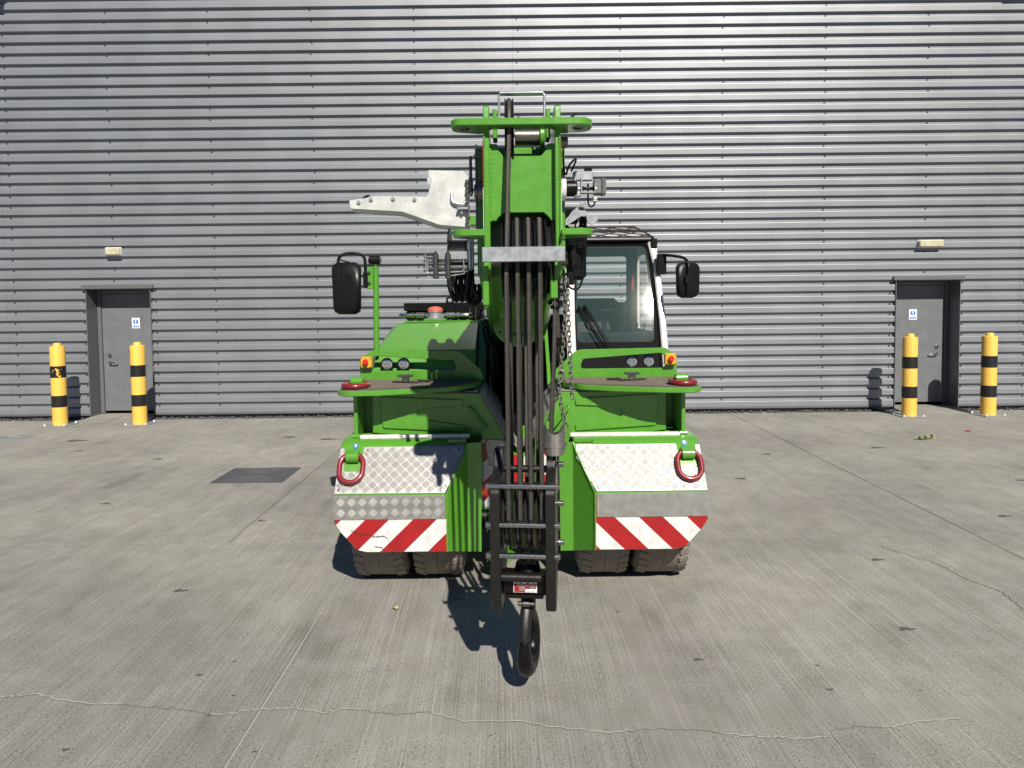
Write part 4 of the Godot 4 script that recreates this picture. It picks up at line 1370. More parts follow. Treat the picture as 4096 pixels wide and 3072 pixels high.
func crane_middle(cr: Node3D) -> void:
	var ch := MB.new()
	ch.box(W(0, 0.565, 7.1), Vector3(0.78, 0.43, 4.08), 0.02)
	ch.box(W(0, 0.42, 4.95), Vector3(1.0, 0.14, 0.16), 0.02)
	part(ch, "chassis", "green", cr)
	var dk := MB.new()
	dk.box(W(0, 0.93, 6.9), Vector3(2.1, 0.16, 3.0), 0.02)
	part(dk, "deck", "black", cr)  # black in place of green, standing in for deep shadow in the well
	var rear := MB.new()
	rear.box(W(0, 0.98, 8.3), Vector3(2.3, 0.9, 1.2), 0.06)
	part(rear, "counterweight", "green", cr)
	var ax := MB.new()
	ax.cyl(W(-1.0, 0.375, 4.9), W(1.0, 0.375, 4.9), 0.07, 16)
	part(ax, "axle", "black", cr)
	# turntable drum and the boom foot bracket in the well
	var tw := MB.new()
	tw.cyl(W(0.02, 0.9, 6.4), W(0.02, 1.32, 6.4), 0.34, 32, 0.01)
	part(tw, "slew_ring", "black", cr)  # drum coloured black to imitate the shade under the boom
	var bk := MB.new()
	for sx in [-0.215, 0.255]:
		bk.prism(PackedVector2Array([Vector2(5.5, 1.02), Vector2(7.3, 1.02), Vector2(7.3, 1.95), Vector2(6.6, 1.95), Vector2(5.8, 1.35)]), across(sx - 0.02), 0.03, 0.004)
	part(bk, "boom_bracket", "green", cr)
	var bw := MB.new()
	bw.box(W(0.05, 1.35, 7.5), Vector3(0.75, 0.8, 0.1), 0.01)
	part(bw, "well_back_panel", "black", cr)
	# round end flange of the boom cylinder, hung under the boom
	var fl := MB.new()
	var tilt := Transform3D(Basis(Vector3(1, 0, 0), PI / 2 - 0.1), W(0.003, 1.735, 5.22))
	fl.lathe([Vector2(0, -0.03), Vector2(0.186, -0.03), Vector2(0.19, -0.026), Vector2(0.19, -0.002), Vector2(0.186, 0.0), Vector2(0.108, 0.0), Vector2(0.106, -0.01), Vector2(0.098, -0.01), Vector2(0.096, 0.02), Vector2(0, 0.022)], tilt, 48)
	var fo: MeshInstance3D = part(fl, "cylinder_flange", "green", cr)
	for a in [0.55, 1.25, 1.9, 2.6]:
		var b := MB.new()
		b.lathe([Vector2(0.0085, 0), Vector2(0.008, 0.004), Vector2(0, 0.004)], tilt * Transform3D(Basis(), Vector3(cos(a) * 0.16, 0, sin(a) * 0.16)), 12)
		part(b, "bolt", "black", fo)
	var cy := MB.new()
	cy.cyl(W(0.003, 1.70, 5.26), W(0.003, 1.15, 6.1), 0.085, 24)
	part(cy, "lift_cylinder", "black", cr)
	# centre front panel low between the arms
	var cp := MB.new()
	cp.prism(PackedVector2Array([Vector2(-0.115, 0.45), Vector2(0.115, 0.45), Vector2(0.115, 0.86), Vector2(0.02, 0.80), Vector2(-0.02, 0.80), Vector2(-0.115, 0.86)]), facing(4.98, 0.02), 0.02, 0.002)
	var co: MeshInstance3D = part(cp, "centre_panel", "green", cr)
	stripes(co, PackedVector2Array(rect(-0.11, 0.46, 0.012, 0.795)), facing(4.978, 0.0015), 1.0, 0.30, -0.42, true)
	stripes(co, PackedVector2Array(rect(0.03, 0.46, 0.11, 0.795)), facing(4.978, 0.0015), -1.0, 0.20, 0.05, true)
	var ct := MB.new()
	ct.box(W(0.045, 0.885, 5.25), Vector3(0.05, 0.14, 0.05), 0.005)
	part(ct, "stop_bracket", "green", cr)
	for s in [-1.0, 1.0]:
		var px := Transform3D(Basis(Vector3(0, 0, -1) if s < 0 else Vector3(0, 0, 1), Vector3(s * 0.42, 0.55, 0).normalized(), Vector3(-s * 0.55, 0.42, 0).normalized()), W(s * 0.0, 0.815, 0))
		var pl := PackedVector2Array(rect(4.99, 0.012, 5.4, 0.19)) if s < 0 else PackedVector2Array(rect(-5.4, 0.012, -4.99, 0.19))
		if px.basis.determinant() < 0:
			px.basis.x = -px.basis.x
			pl = PackedVector2Array(rect(-5.4, 0.012, -4.99, 0.19)) if s < 0 else PackedVector2Array(rect(4.99, 0.012, 5.4, 0.19))
		tread_plate(cr, pl, px, "valley_tread")
	# tow eye and green foot under the nose
	var te := MB.new()
	te.cyl(W(-0.135, 0.150, 4.72), W(-0.135, 0.175, 4.72), 0.10, 28, 0.004)
	te.cyl(W(-0.135, 0.175, 4.72), W(-0.135, 0.44, 4.72), 0.055, 20, 0.004)
	te.box(W(-0.15, 0.40, 4.74), Vector3(0.13, 0.11, 0.14), 0.01)
	te.box(W(0.04, 0.33, 4.80), Vector3(0.16, 0.10, 0.04), 0.006)
	te.box(W(0.20, 0.40, 4.82), Vector3(0.10, 0.30, 0.10), 0.01)
	part(te, "tow_bracket", "green", cr)
	# hoses slung in the well
	var hs := MB.new()
	hs.tube(MB.smooth([W(-0.27, 1.72, 5.4), W(-0.23, 1.66, 5.3), W(-0.20, 1.56, 5.25), W(-0.17, 1.50, 5.3), W(-0.16, 1.30, 5.6)]), 0.014, 8)
	hs.tube(MB.smooth([W(-0.25, 1.74, 5.5), W(-0.26, 1.66, 5.4), W(-0.22, 1.45, 5.4), W(-0.2, 1.2, 5.6)]), 0.012, 8)
	hs.tube(MB.smooth([W(0.27, 1.70, 5.5), W(0.30, 1.55, 5.4), W(0.31, 1.35, 5.4), W(0.27, 1.2, 5.6)]), 0.014, 8)
	part(hs, "hose", "hose", cr)

func crane_hood(cr: Node3D) -> void:
	var h := MB.new()
	# sloping bonnet with a chamfered outer shoulder
	var p := {
		"a": W(-1.10, 1.30, 5.30), "b": W(-0.325, 1.30, 5.30), "c": W(-1.065, 1.52, 5.36), "d": W(-0.325, 1.52, 5.36),
		"e": W(-0.985, 1.705, 5.90), "f": W(-0.325, 1.715, 5.90), "g": W(-1.12, 1.30, 5.36), "h": W(-1.10, 1.50, 5.42), "i": W(-1.05, 1.665, 5.93),
		"j": W(-0.985, 1.705, 7.5), "k": W(-0.325, 1.715, 7.5), "l": W(-1.05, 1.665, 7.5), "m": W(-1.085, 1.30, 7.5), "n": W(-0.325, 1.0, 7.5), "o": W(-0.325, 1.0, 5.3), "r": W(-1.10, 1.0, 5.30), "s": W(-1.085, 1.0, 5.36)}
	var inn := W(-0.7, 1.3, 6.4)
	h.qo(p.a, p.b, p.d, p.c, inn)
	h.qo(p.c, p.d, p.f, p.e, inn)
	h.qo(p.a, p.c, p.h, p.g, inn)
	h.qo(p.c, p.e, p.i, p.h, inn)
	h.qo(p.e, p.f, p.k, p.j, inn)
	h.qo(p.e, p.j, p.l, p.i, inn)
	h.qo(p.h, p.i, p.l, p.m, inn)
	h.qo(p.g, p.h, p.m, p.m, inn)
	h.qo(p.b, p.d, p.f, p.o, inn)
	h.qo(p.o, p.f, p.k, p.n, inn)
	h.qo(p.r, p.o, p.b, p.a, inn)
	h.tube([p.c, p.d], 0.004, 6)
	h.tube([p.c, p.e, p.j], 0.004, 6)
	h.tube([p.e, p.f], 0.004, 6)
	var hood: MeshInstance3D = part(h, "engine_hood", "green", cr)
	var sp := MB.new()      # narrow fixed panel between hood and boom well
	sp.hexa([W(-0.318, 1.0, 5.37), W(-0.262, 1.0, 5.37), W(-0.262, 1.0, 7.4), W(-0.318, 1.0, 7.4), W(-0.318, 1.735, 5.93), W(-0.255, 1.735, 5.93), W(-0.255, 1.735, 7.4), W(-0.318, 1.735, 7.4)])
	part(sp, "side_panel", "green", cr)
	# return-line filter on a bolted plate
	var fp := MB.new()
	fp.box(W(-0.66, 1.722, 6.03), Vector3(0.56, 0.012, 0.20), 0.003)
	fp.box(W(-0.69, 1.736, 6.05), Vector3(0.19, 0.016, 0.17), 0.004)
	for k in 8:
		fp.cyl(W(-0.92 + k * 0.072, 1.728, 5.945), W(-0.92 + k * 0.072, 1.738, 5.945), 0.008, 8)
	part(fp, "filter_plate", "green", hood)
	var fb := MB.new()
	var fc := Transform3D(Basis(), W(-0.695, 1.745, 6.05))
	fb.lathe([Vector2(0.075, 0), Vector2(0.075, 0.012), Vector2(0.058, 0.014), Vector2(0.057, 0.052), Vector2(0.064, 0.054), Vector2(0.064, 0.066), Vector2(0, 0.067)], fc, 28)
	part(fb, "filter_body", "zinc", hood)
	var fcap := MB.new()
	fcap.lathe([Vector2(0.066, 0.067), Vector2(0.066, 0.077), Vector2(0.050, 0.096), Vector2(0.018, 0.104), Vector2(0, 0.104)], fc, 28)
	part(fcap, "filter_cap", "cap_red", hood)
	for s in [-1.0, 1.0]:
		var ft := MB.new()
		var x0: float = -0.695 + s * 0.055
		var y := 1.775
		ft.cyl(W(x0, y, 6.05), W(x0 + s * 0.035, y, 6.05), 0.016, 6, 0.002)
		ft.cyl(W(x0 + s * 0.035, y, 6.05), W(x0 + s * 0.11, y, 6.05), 0.024, 6, 0.002)
		ft.cyl(W(x0 + s * 0.11, y, 6.05), W(x0 + s * 0.125, y, 6.05), 0.016, 14)
		ft.cyl(W(x0 + s * 0.125, y, 6.05), W(x0 + s * 0.15, y, 6.05), 0.022, 6, 0.002)
		ft.tube(MB.smooth([W(x0 + s * 0.15, y, 6.05), W(x0 + s * 0.20, y, 6.05), W(x0 + s * 0.235, y, 6.06), W(x0 + s * 0.245, y, 6.10), W(x0 + s * 0.245, y - 0.01, 6.2)]), 0.017, 12)
		part(ft, "pipe_fitting", "chrome", hood)
	# black battery box behind the hood, with lifting lugs
	var bb := MB.new()
	bb.box(W(-0.675, 1.55, 7.0), Vector3(0.70, 0.52, 0.8), 0.01)
	bb.box(W(-0.675, 1.845, 7.0), Vector3(0.735, 0.075, 0.84), 0.006)
	bb.box(W(-0.455, 1.80, 6.575), Vector3(0.24, 0.10, 0.012), 0.004)
	var bo: MeshInstance3D = part(bb, "battery_box", "black", cr)
	for q in [[-0.615, 6.565, 0.036], [-0.46, 7.40, 0.036]]:
		var lu := MB.new()
		var cc := Vector2(q[0], 1.905)
		lu.prism(rnd([Vector2(q[0] - 0.036, 1.76), Vector2(q[0] + 0.036, 1.76), Vector2(q[0] + 0.036, 1.94), Vector2(q[0] - 0.036, 1.94)], [0.0, 0.0, 0.035, 0.035], 8), facing(q[1], 0.014), 0.014, 0.002, [circ(cc, 0.018, 18)])
		part(lu, "lifting_lug", "black", bo)
	for k in 2:
		var hz := MB.new()
		hz.tube(MB.smooth([W(-0.43 + k * 0.055, 1.84, 6.57), W(-0.43 + k * 0.055, 1.80, 6.54), W(-0.43 + k * 0.055, 1.72, 6.5), W(-0.40 + k * 0.055, 1.66, 6.4)]), 0.014, 8)
		part(hz, "hose", "hose", bo)

func crane_cab(cr: Node3D) -> void:
	# windscreen plane leans back 21 degrees
	var zb := 5.62
	var yb := 1.20
	var lean := tan(deg_to_rad(21.0))
	var yt := 2.385
	var H := (yt - yb) / cos(deg_to_rad(21.0))
	var xf := leaning(yb, zb, yt, zb + (yt - yb) * lean)
	var fr := MB.new()
	var outer := rnd([Vector2(0.40, 0.0), Vector2(1.212, 0.0), Vector2(1.218, 0.55), Vector2(1.195, 1.05), Vector2(1.165, H), Vector2(0.44, H), Vector2(0.40, 0.6)], [0.0, 0.0, 0.4, 0.4, 0.06, 0.06, 0.4], 6)
	var hole := rnd([Vector2(0.466, 0.10), Vector2(1.142, 0.10), Vector2(1.150, 0.55), Vector2(1.132, 1.05), Vector2(1.112, H - 0.028), Vector2(0.49, H - 0.028), Vector2(0.466, 0.6)], [0.03, 0.03, 0.4, 0.4, 0.05, 0.05, 0.4], 6)
	fr.prism(outer, xf * Transform3D(Basis(), Vector3(0, 0, -0.06)), 0.06, 0.012, [hole])
	var cab: MeshInstance3D = part(fr, "cab", "seal", cr, "operator cab with white pillars and a dark-rimmed windscreen")
	for e in [[0.400, 0.440, 0.400, 0.446, 0.455], [1.217, 1.165, 1.212, 1.165, 1.120]]:
		var pl := MB.new()
		var w := 0.072 if e[0] < 0.8 else -0.052
		pl.prism(rnd([Vector2(e[0], -0.004), Vector2(e[0], 0.55), Vector2(e[0] + (0.010 if w > 0 else -0.016), 1.05), Vector2(e[1] + (0.0 if w > 0 else 0.006), H + 0.004), Vector2(e[1] + w, H + 0.004), Vector2(e[0] + w + (0.010 if w > 0 else -0.016), 1.05), Vector2(e[0] + w, 0.55), Vector2(e[0] + w, -0.004)], [0.0, 0.5, 0.5, 0.03, 0.02, 0.5, 0.5, 0.0], 6), xf * Transform3D(Basis(), Vector3(0, 0, -0.07)), 0.085, 0.014)
		part(pl, "pillar", "cab_white", cab)
	# black rim of the glass
	var rim := MB.new()
	var hole2 := rnd([Vector2(0.497, 0.385), Vector2(1.100, 0.385), Vector2(1.116, 0.70), Vector2(1.102, 1.05), Vector2(1.085, H - 0.055), Vector2(0.52, H - 0.055), Vector2(0.50, 0.7)], [0.03, 0.03, 0.4, 0.4, 0.04, 0.04, 0.3], 6)
	rim.prism(MB.inset(MB.ccw(hole), 0.001), xf * Transform3D(Basis(), Vector3(0, 0, -0.034)), 0.018, 0.003, [hole2])
	part(rim, "glass_rim", "seal", cab)
	var gl := MB.new()
	gl.prism(MB.inset(MB.ccw(hole2), -0.012), xf * Transform3D(Basis(), Vector3(0, 0, -0.015)), 0.0001, 0.0)
	var only := MB.new()          # single sheet of glass
	for i in range(0, gl.v.size(), 3):
		if gl.n[i].dot(xf.basis.z) > 0.9:
			only.t(gl.v[i], gl.v[i + 1], gl.v[i + 2], gl.n[i], gl.n[i + 1], gl.n[i + 2])
	part(only, "windscreen", "glass", cab)
	# rear frame, sides, roof, floor
	var zr := 7.0
	var rr := MB.new()
	rr.prism(rnd(rect(0.40, 1.20, 1.20, 2.40), 0.05), facing(zr, 0.05), 0.05, 0.01, [rnd(rect(0.46, 1.87, 1.09, 2.32), 0.03)])
	part(rr, "rear_wall", "cab_trim", cab)
	var rg := MB.new()
	rg.q(W(0.45, 1.86, zr + 0.02), W(1.10, 1.86, zr + 0.02), W(1.10, 2.33, zr + 0.02), W(0.45, 2.33, zr + 0.02), Vector3(0, 0, 1))
	part(rg, "rear_window", "glass", cab)
	var ztop := zb + (yt - yb) * lean
	for sx in [0.405, 1.185]:
		var sd := MB.new()
		var pr := PackedVector2Array([Vector2(zb + 0.03, yb), Vector2(zr, yb), Vector2(zr, yt + 0.01), Vector2(ztop + 0.03, yt + 0.01)])
		var win := rnd([Vector2(zb + 0.30, yb + 0.42), Vector2(zr - 0.10, yb + 0.42), Vector2(zr - 0.10, yt - 0.08), Vector2(ztop + 0.10, yt - 0.08)], 0.04)
		sd.prism(pr, across(sx - 0.012), 0.024, 0.004, [win])
		part(sd, "side_frame", "cab_trim" if sx < 0.8 else "cab_white", cab)
		var sg := MB.new()
		sg.q(W(sx, yb + 0.41, zb + 0.28), W(sx, yb + 0.41, zr - 0.09), W(sx, yt - 0.07, zr - 0.09), W(sx, yt - 0.07, ztop + 0.05), Vector3(signf(sx - 0.8), 0, 0))
		part(sg, "side_window", "glass", cab)
	var rf := MB.new()
	rf.hexa([W(0.42, yt + 0.002, ztop - 0.03), W(1.19, yt + 0.002, ztop - 0.03), W(1.20, yt + 0.012, zr + 0.05), W(0.40, yt + 0.012, zr + 0.05), W(0.44, yt + 0.016, ztop + 0.0), W(1.17, yt + 0.016, ztop + 0.0), W(1.18, yt + 0.022, zr + 0.02), W(0.42, yt + 0.022, zr + 0.02)])
	part(rf, "roof", "seal", cab)
	var fo := MB.new()
	fo.box(W(0.80, 1.19, 6.3), Vector3(0.80, 0.06, 1.38), 0.005)
	part(fo, "floor", "black", cab)
	var ds := MB.new()
	ds.box(W(0.80, 1.42, 5.92), Vector3(0.70, 0.40, 0.10), 0.03)
	part(ds, "dashboard", "cab_trim", cab)
	# seat, wheel, levers
	var se := MB.new()
	se.box(W(0.76, 1.50, 6.62), Vector3(0.46, 0.12, 0.42), 0.04)
	se.box(W(0.76, 1.70, 6.83), Vector3(0.44, 0.42, 0.10), 0.04, Basis(Vector3(1, 0, 0), -0.12))
	part(se, "seat", "seat", cab)
	var sw := MB.new()
	var wp := []
	for k in 28:
		var a := TAU * k / 28.0
		wp.push_back(W(0.76, 1.70, 6.22) + Basis(Vector3(1, 0, 0), 0.9) * Vector3(cos(a) * 0.16, sin(a) * 0.16, 0))
	sw.tube(wp, 0.012, 8, true)
	sw.cyl(W(0.76, 1.40, 5.98), W(0.76, 1.70, 6.22), 0.022, 12)
	part(sw, "steering_wheel", "plastic", cab)
	for k in 3:
		var lv := MB.new()
		lv.cyl(W(0.95 + k * 0.06, 1.45, 6.15), W(0.96 + k * 0.065, 1.66, 6.08), 0.007, 8)
		lv.lathe([Vector2(0, -0.02), Vector2(0.016, -0.01), Vector2(0.018, 0.01), Vector2(0, 0.024)], Transform3D(Basis(), W(0.96 + k * 0.065, 1.67, 6.08)), 10)
		part(lv, "lever", "plastic", cab)
	var bt := MB.new()
	bt.box(W(1.135, 2.07, 6.93), Vector3(0.03, 0.18, 0.02), 0.006)
	part(bt, "red_hammer", "belt_red", cab)
	var pi := MB.new()
	pi.box(W(1.135, 1.83, 6.95), Vector3(0.05, 1.1, 0.06), 0.01)
	part(pi, "rear_post", "cab_trim", cab)
	# wipers
	for k in 2:
		var wi := MB.new()
		var a: Vector3 = xf * Vector3(0.51 + k * 0.045, 0.66 + k * 0.01, 0.02)
		var b: Vector3 = xf * Vector3(0.70 + k * 0.05, 0.28, 0.025)
		wi.tube([a, a.lerp(b, 0.5) + xf.basis.z * 0.015, b], 0.006, 6)
		wi.tube([a + Vector3(0.012, 0, 0), b + Vector3(0.03, 0.0, 0)], 0.004, 6)
		wi.cyl(a - xf.basis.z * 0.015, a + xf.basis.z * 0.018, 0.014, 10)
		part(wi, "wiper", "seal", cab)
	# rusty mesh guard above the roof
	var gu := MB.new()
	var g0 := W(0.46, 2.418, 6.06)
	var gx := Vector3(0.70, 0, 0)
	var gz := Vector3(0, 0.185, -0.90)
	gu.tube([g0, g0 + gx, g0 + gx + gz, g0 + gz, g0], 0.007, 6)
	for k in range(-4, 5):
		for sg in [1.0, -1.0]:
			var x0 := k * 0.19
			var x1: float = x0 + 0.55
			var f0 := clampf((0.0 - x0) / 0.55, 0, 1)
			var f1 := clampf((0.70 - x0) / 0.55, 0, 1)
			if f1 - f0 < 0.05:
				continue
			var za := f0 if sg > 0 else 1.0 - f0
			var zc := f1 if sg > 0 else 1.0 - f1
			gu.tube([g0 + Vector3(lerpf(x0, x1, f0), 0, 0) + gz * za, g0 + Vector3(lerpf(x0, x1, f1), 0, 0) + gz * zc], 0.0045, 5)
	part(gu, "roof_guard", "rust", cab)
	var gs := MB.new()
	gs.tube([g0 + gx, W(1.15, 2.38, 6.06)], 0.012, 8)
	gs.tube([g0, W(0.46, 2.38, 6.06)], 0.012, 8)
	gs.box(W(1.165, 2.36, 6.04), Vector3(0.05, 0.08, 0.03), 0.004)
	part(gs, "guard_stay", "black", cab)
	var mn := MB.new()
	mn.box(W(1.205, 2.18, 5.94), Vector3(0.075, 0.17, 0.07), 0.008)
	part(mn, "mirror_mount", "plastic", cab)

func crane_mirrors(cr: Node3D) -> void:
	# left mirror on its green mast
	var ms := MB.new()
	ms.cyl(W(-1.058, 1.50, 5.30), W(-1.050, 2.165, 5.30), 0.021, 16)
	var mast: MeshInstance3D = part(ms, "mirror_mast", "green", cr)
	var bk := MB.new()
	bk.box(W(-1.093, 2.065, 5.285), Vector3(0.044, 0.165, 0.012), 0.003)
	part(bk, "mast_bracket", "green", mast)
	for y in [2.105, 2.03]:
		var bo := MB.new()
		bo.cyl(W(-1.095, y, 5.282), W(-1.095, y, 5.262), 0.010, 6, 0.002)
		part(bo, "bolt", "steel", mast)
	var lp := MB.new()
	lp.cyl(W(-1.098, 2.20, 5.30), W(-1.020, 2.20, 5.30), 0.034, 20, 0.004)
	lp.tube([W(-1.104, 2.205, 5.30), W(-1.104, 2.16, 5.28), W(-1.012, 2.16, 5.28), W(-1.012, 2.205, 5.30)], 0.004, 6)
	part(lp, "mast_clamp", "plastic", mast)
	var tb := MB.new()
	tb.tube(MB.smooth([W(-1.125, 2.08, 5.28), W(-1.125, 2.17, 5.28), W(-1.135, 2.22, 5.28), W(-1.175, 2.245, 5.27), W(-1.26, 2.245, 5.26), W(-1.30, 2.225, 5.25), W(-1.318, 2.185, 5.25), W(-1.315, 2.05, 5.235), W(-1.305, 1.96, 5.232)], 5), 0.011, 10)
	tb.tube([W(-1.135, 2.15, 5.28), W(-1.305, 2.20, 5.25)], 0.007, 8)
	tb.box(W(-1.125, 2.05, 5.285), Vector3(0.035, 0.12, 0.035), 0.008)
	part(tb, "mirror_arm", "plastic", mast)
	mirror_shell(mast, W(-1.268, 1.99, 5.27), 0.215, 0.375, -0.12)
	# right mirror
	var ra := MB.new()
	ra.tube(MB.smooth([W(1.215, 2.255, 5.92), W(1.285, 2.235, 5.78), W(1.322, 2.205, 5.62), W(1.338, 2.15, 5.565), W(1.335, 2.06, 5.56), W(1.33, 1.95, 5.56)], 5), 0.012, 10)
	ra.box(W(1.332, 2.035, 5.562), Vector3(0.045, 0.065, 0.03), 0.005)
	var arm: MeshInstance3D = part(ra, "mirror_arm", "plastic", cr)
	mirror_shell(arm, W(1.355, 2.035, 5.63), 0.20, 0.27, 0.35)

func mirror_shell(parent: Node3D, c: Vector3, w: float, h: float, turn: float) -> void:
	var bs := Basis(Vector3(0, 1, 0), turn)
	var mb := MB.new()
	var rings := []
	for q in [[1.0, -0.02, 1.0], [1.0, 0.006, 1.0], [0.96, 0.016, 1.0], [0.82, 0.032, 1.0], [0.55, 0.044, 1.0]]:
		var ring := []
		for p in rnd(rect(-w / 2 * q[0], -h / 2 * q[0], w / 2 * q[0], h / 2 * q[0]), 0.045 * q[0] * 1.1, 7):
			ring.push_back(c + bs * Vector3(p.x * (1.0 - 0.08 * (0.5 - p.y / h)), p.y, q[1]))
		rings.push_back(ring)
	var m: int = rings[0].size()
	for i in rings.size() - 1:
		for k in m:
			var k2 := (k + 1) % m
			var f := func(r: int, kk: int) -> Vector3:
				var o: Vector3 = (rings[r][kk] - c) * 1.0
				var loc := bs.inverse() * o
				return (bs * Vector3(loc.x * (1.0 - i * 0.2), loc.y * (1.0 - i * 0.2), 0.02 + 0.05 * r)).normalized()
			mb.qs(rings[i][k], rings[i][k2], rings[i + 1][k2], rings[i + 1][k], f.call(i, k), f.call(i, k2), f.call(i + 1, k2), f.call(i + 1, k))
	var top: Array = rings[rings.size() - 1]
	var nz := bs * Vector3(0, 0, 1)
	var mid := c + bs * Vector3(0, 0, 0.046)
	for k in m:
		mb.t(mid, top[k], top[(k + 1) % m], nz, nz, nz)
	mb.tube(rings[0], 0.006, 6, true)
	var o := part(mb, "mirror_housing", "plastic", parent)
	var gl := MB.new()
	gl.box(c + bs * Vector3(0, 0, -0.018), Vector3(w * 0.94, h * 0.95, 0.003), 0.001, bs)
	part(gl, "mirror_glass", "chrome", o)

func crane_boom(cr: Node3D) -> void:
	# telescopic boom rising towards the head
	var b := MB.new()
	for q in [[0.225, 3.86, 6.9, 0.0, 0.60], [0.175, 3.44, 3.90, 0.03, 0.44]]:
		var hw: float = q[0]
		var y0 := func(Z: float) -> float: return 1.995 - (Z - 3.8) * 0.205 + q[3]
		var pr := PackedVector2Array([Vector2(q[1], y0.call(q[1])), Vector2(q[2], y0.call(q[2])), Vector2(q[2], y0.call(q[2]) + q[4]), Vector2(q[1], y0.call(q[1]) + q[4])])
		b.prism(pr, across(0.005 - hw), hw * 2.0, 0.03)
	var boom: MeshInstance3D = part(b, "boom", "green", cr)
	for s in [-1.0, 1.0]:      # bottom flanges
		var fl := MB.new()
		fl.prism(PackedVector2Array([Vector2(3.9, 1.955), Vector2(5.15, 1.70), Vector2(5.15, 1.73), Vector2(3.9, 1.985)]), across(0.005 + s * 0.17 - 0.01), 0.02, 0.003)
		part(fl, "boom_flange", "green", boom)
	var hp := MB.new()
	hp.prism(PackedVector2Array([Vector2(4.75, 1.77), Vector2(5.2, 1.69), Vector2(5.2, 1.73), Vector2(4.75, 1.80)]), across(-0.13), 0.26, 0.004)
	part(hp, "wear_pad_housing", "green", boom)
func crane_head(cr: Node3D) -> void:
	var sp := MB.new()
	for x0 in [-0.169, 0.165]:
		sp.prism(rnd([Vector2(3.35, 1.99), Vector2(3.42, 1.96), Vector2(3.70, 1.97), Vector2(3.90, 2.05), Vector2(3.90, 2.50), Vector2(3.74, 2.70), Vector2(3.52, 2.79), Vector2(3.36, 2.785), Vector2(3.35, 2.55)], [0.03, 0.05, 0.05, 0.03, 0.05, 0.1, 0.06, 0.02, 0.0]), across(x0), 0.028, 0.004)
	var head: MeshInstance3D = part(sp, "boom_head", "green", cr)
	var ad := MB.new()
	ad.box(W(0.008, 2.32, 3.80), Vector3(0.45, 0.66, 0.32), 0.012)
	part(ad, "head_adaptor", "green", head)
	var wb := MB.new()
	wb.prism(rnd([Vector2(-0.141, 2.615), Vector2(-0.103, 2.615), Vector2(-0.100, 2.585), Vector2(-0.075, 2.557), Vector2(0.103, 2.557), Vector2(0.126, 2.585), Vector2(0.130, 2.615), Vector2(0.165, 2.615), Vector2(0.165, 2.252), Vector2(0.145, 2.252), Vector2(0.143, 2.262), Vector2(0.112, 2.290), Vector2(-0.078, 2.290), Vector2(-0.110, 2.262), Vector2(-0.112, 2.252), Vector2(-0.141, 2.252)], [0, 0.01, 0.02, 0.02, 0.02, 0.02, 0.01, 0, 0, 0, 0.02, 0.02, 0.02, 0.02, 0, 0], 3), facing(3.405, 0.018), 0.018, 0.003)
	wb.box(W(0.012, 2.548, 3.46), Vector3(0.24, 0.016, 0.10), 0.003)
	part(wb, "front_web", "green", head)
	for x in [-0.139, 0.163]:     # weld beads down the inner corners
		var wl := MB.new()
		var pts := []
		for k in 60:
			pts.push_back(W(x + 0.0012 * sin(k * 2.4), 2.61 - k * 0.0061, 3.402 + 0.001 * sin(k * 1.7)))
		wl.tube(pts, 0.0065, 7)
		part(wl, "weld_bead", "green", head)
		var w2 := MB.new()
		var p2 := []
		for k in 90:
			p2.push_back(W(x + (0.024 if x > 0 else -0.026) + 0.0012 * sin(k * 2.1), 2.64 - k * 0.0058, 3.349 + 0.001 * sin(k * 1.9)))
		w2.tube(p2, 0.0045, 6)
		part(w2, "weld_bead", "green", head)
	# jib lugs: long upper plate and two lower ears
	var up := MB.new()
	up.prism(rnd([Vector2(-0.318, 3.30), Vector2(0.34, 3.30), Vector2(0.34, 3.44), Vector2(0.205, 3.48), Vector2(0.15, 3.385), Vector2(-0.13, 3.385), Vector2(-0.18, 3.48), Vector2(-0.318, 3.43)], [0.05, 0.07, 0.06, 0.02, 0.02, 0.02, 0.02, 0.05], 7), lying(2.676), 0.034, 0.004, [circ(Vector2(-0.256, 3.37), 0.027, 20), circ(Vector2(0.274, 3.37), 0.027, 20)])
	part(up, "jib_lug", "green", head)
	for s in [-1.0, 1.0]:
		var ear := MB.new()
		var x1 := -0.318 if s < 0 else 0.34
		var x0 := -0.165 if s < 0 else 0.192
		ear.prism(rnd([Vector2(x0, 3.30), Vector2(x1, 3.30), Vector2(x1, 3.43), Vector2(x0, 3.50)], [0.0, 0.06, 0.05, 0.0], 7), lying(2.172), 0.032, 0.004, [circ(Vector2(lerpf(x0, x1, 0.62), 3.375), 0.026, 20)])
		part(ear, "jib_lug", "green", head)
	for p in [[-0.256, 2.672, 3.37], [0.274, 2.672, 3.37], [-0.2598, 2.168, 3.375], [0.2838, 2.168, 3.375]]:
		var bu := MB.new()
		bu.lathe([Vector2(0.020, 0), Vector2(0.0262, 0.002), Vector2(0.0262, 0.04), Vector2(0.020, 0.042), Vector2(0.020, 0)], Transform3D(Basis(), W(p[0], p[1] + 0.001, p[2])), 20)
		part(bu, "bushing", "steel", head)
	# head sheave, its pin, and the strap over it
	sheave(head, W(-0.047, 2.675, 3.52), 0.178, 0.046)
	var pn := MB.new()
	pn.cyl(W(-0.02, 2.672, 3.52), W(0.10, 2.672, 3.52), 0.040, 28, 0.002)
	part(pn, "sheave_pin", "steel", head)
	var pe := MB.new()
	pe.cyl(W(0.19, 2.645, 3.52), W(0.238, 2.645, 3.52), 0.028, 20, 0.003)
	part(pe, "pin_end", "steel", head)
	var ps := MB.new()
	ps.cyl(W(0.10, 2.672, 3.52), W(0.125, 2.672, 3.52), 0.055, 28, 0.004)
	ps.box(W(-0.116, 2.72, 3.5), Vector3(0.022, 0.14, 0.10), 0.004)
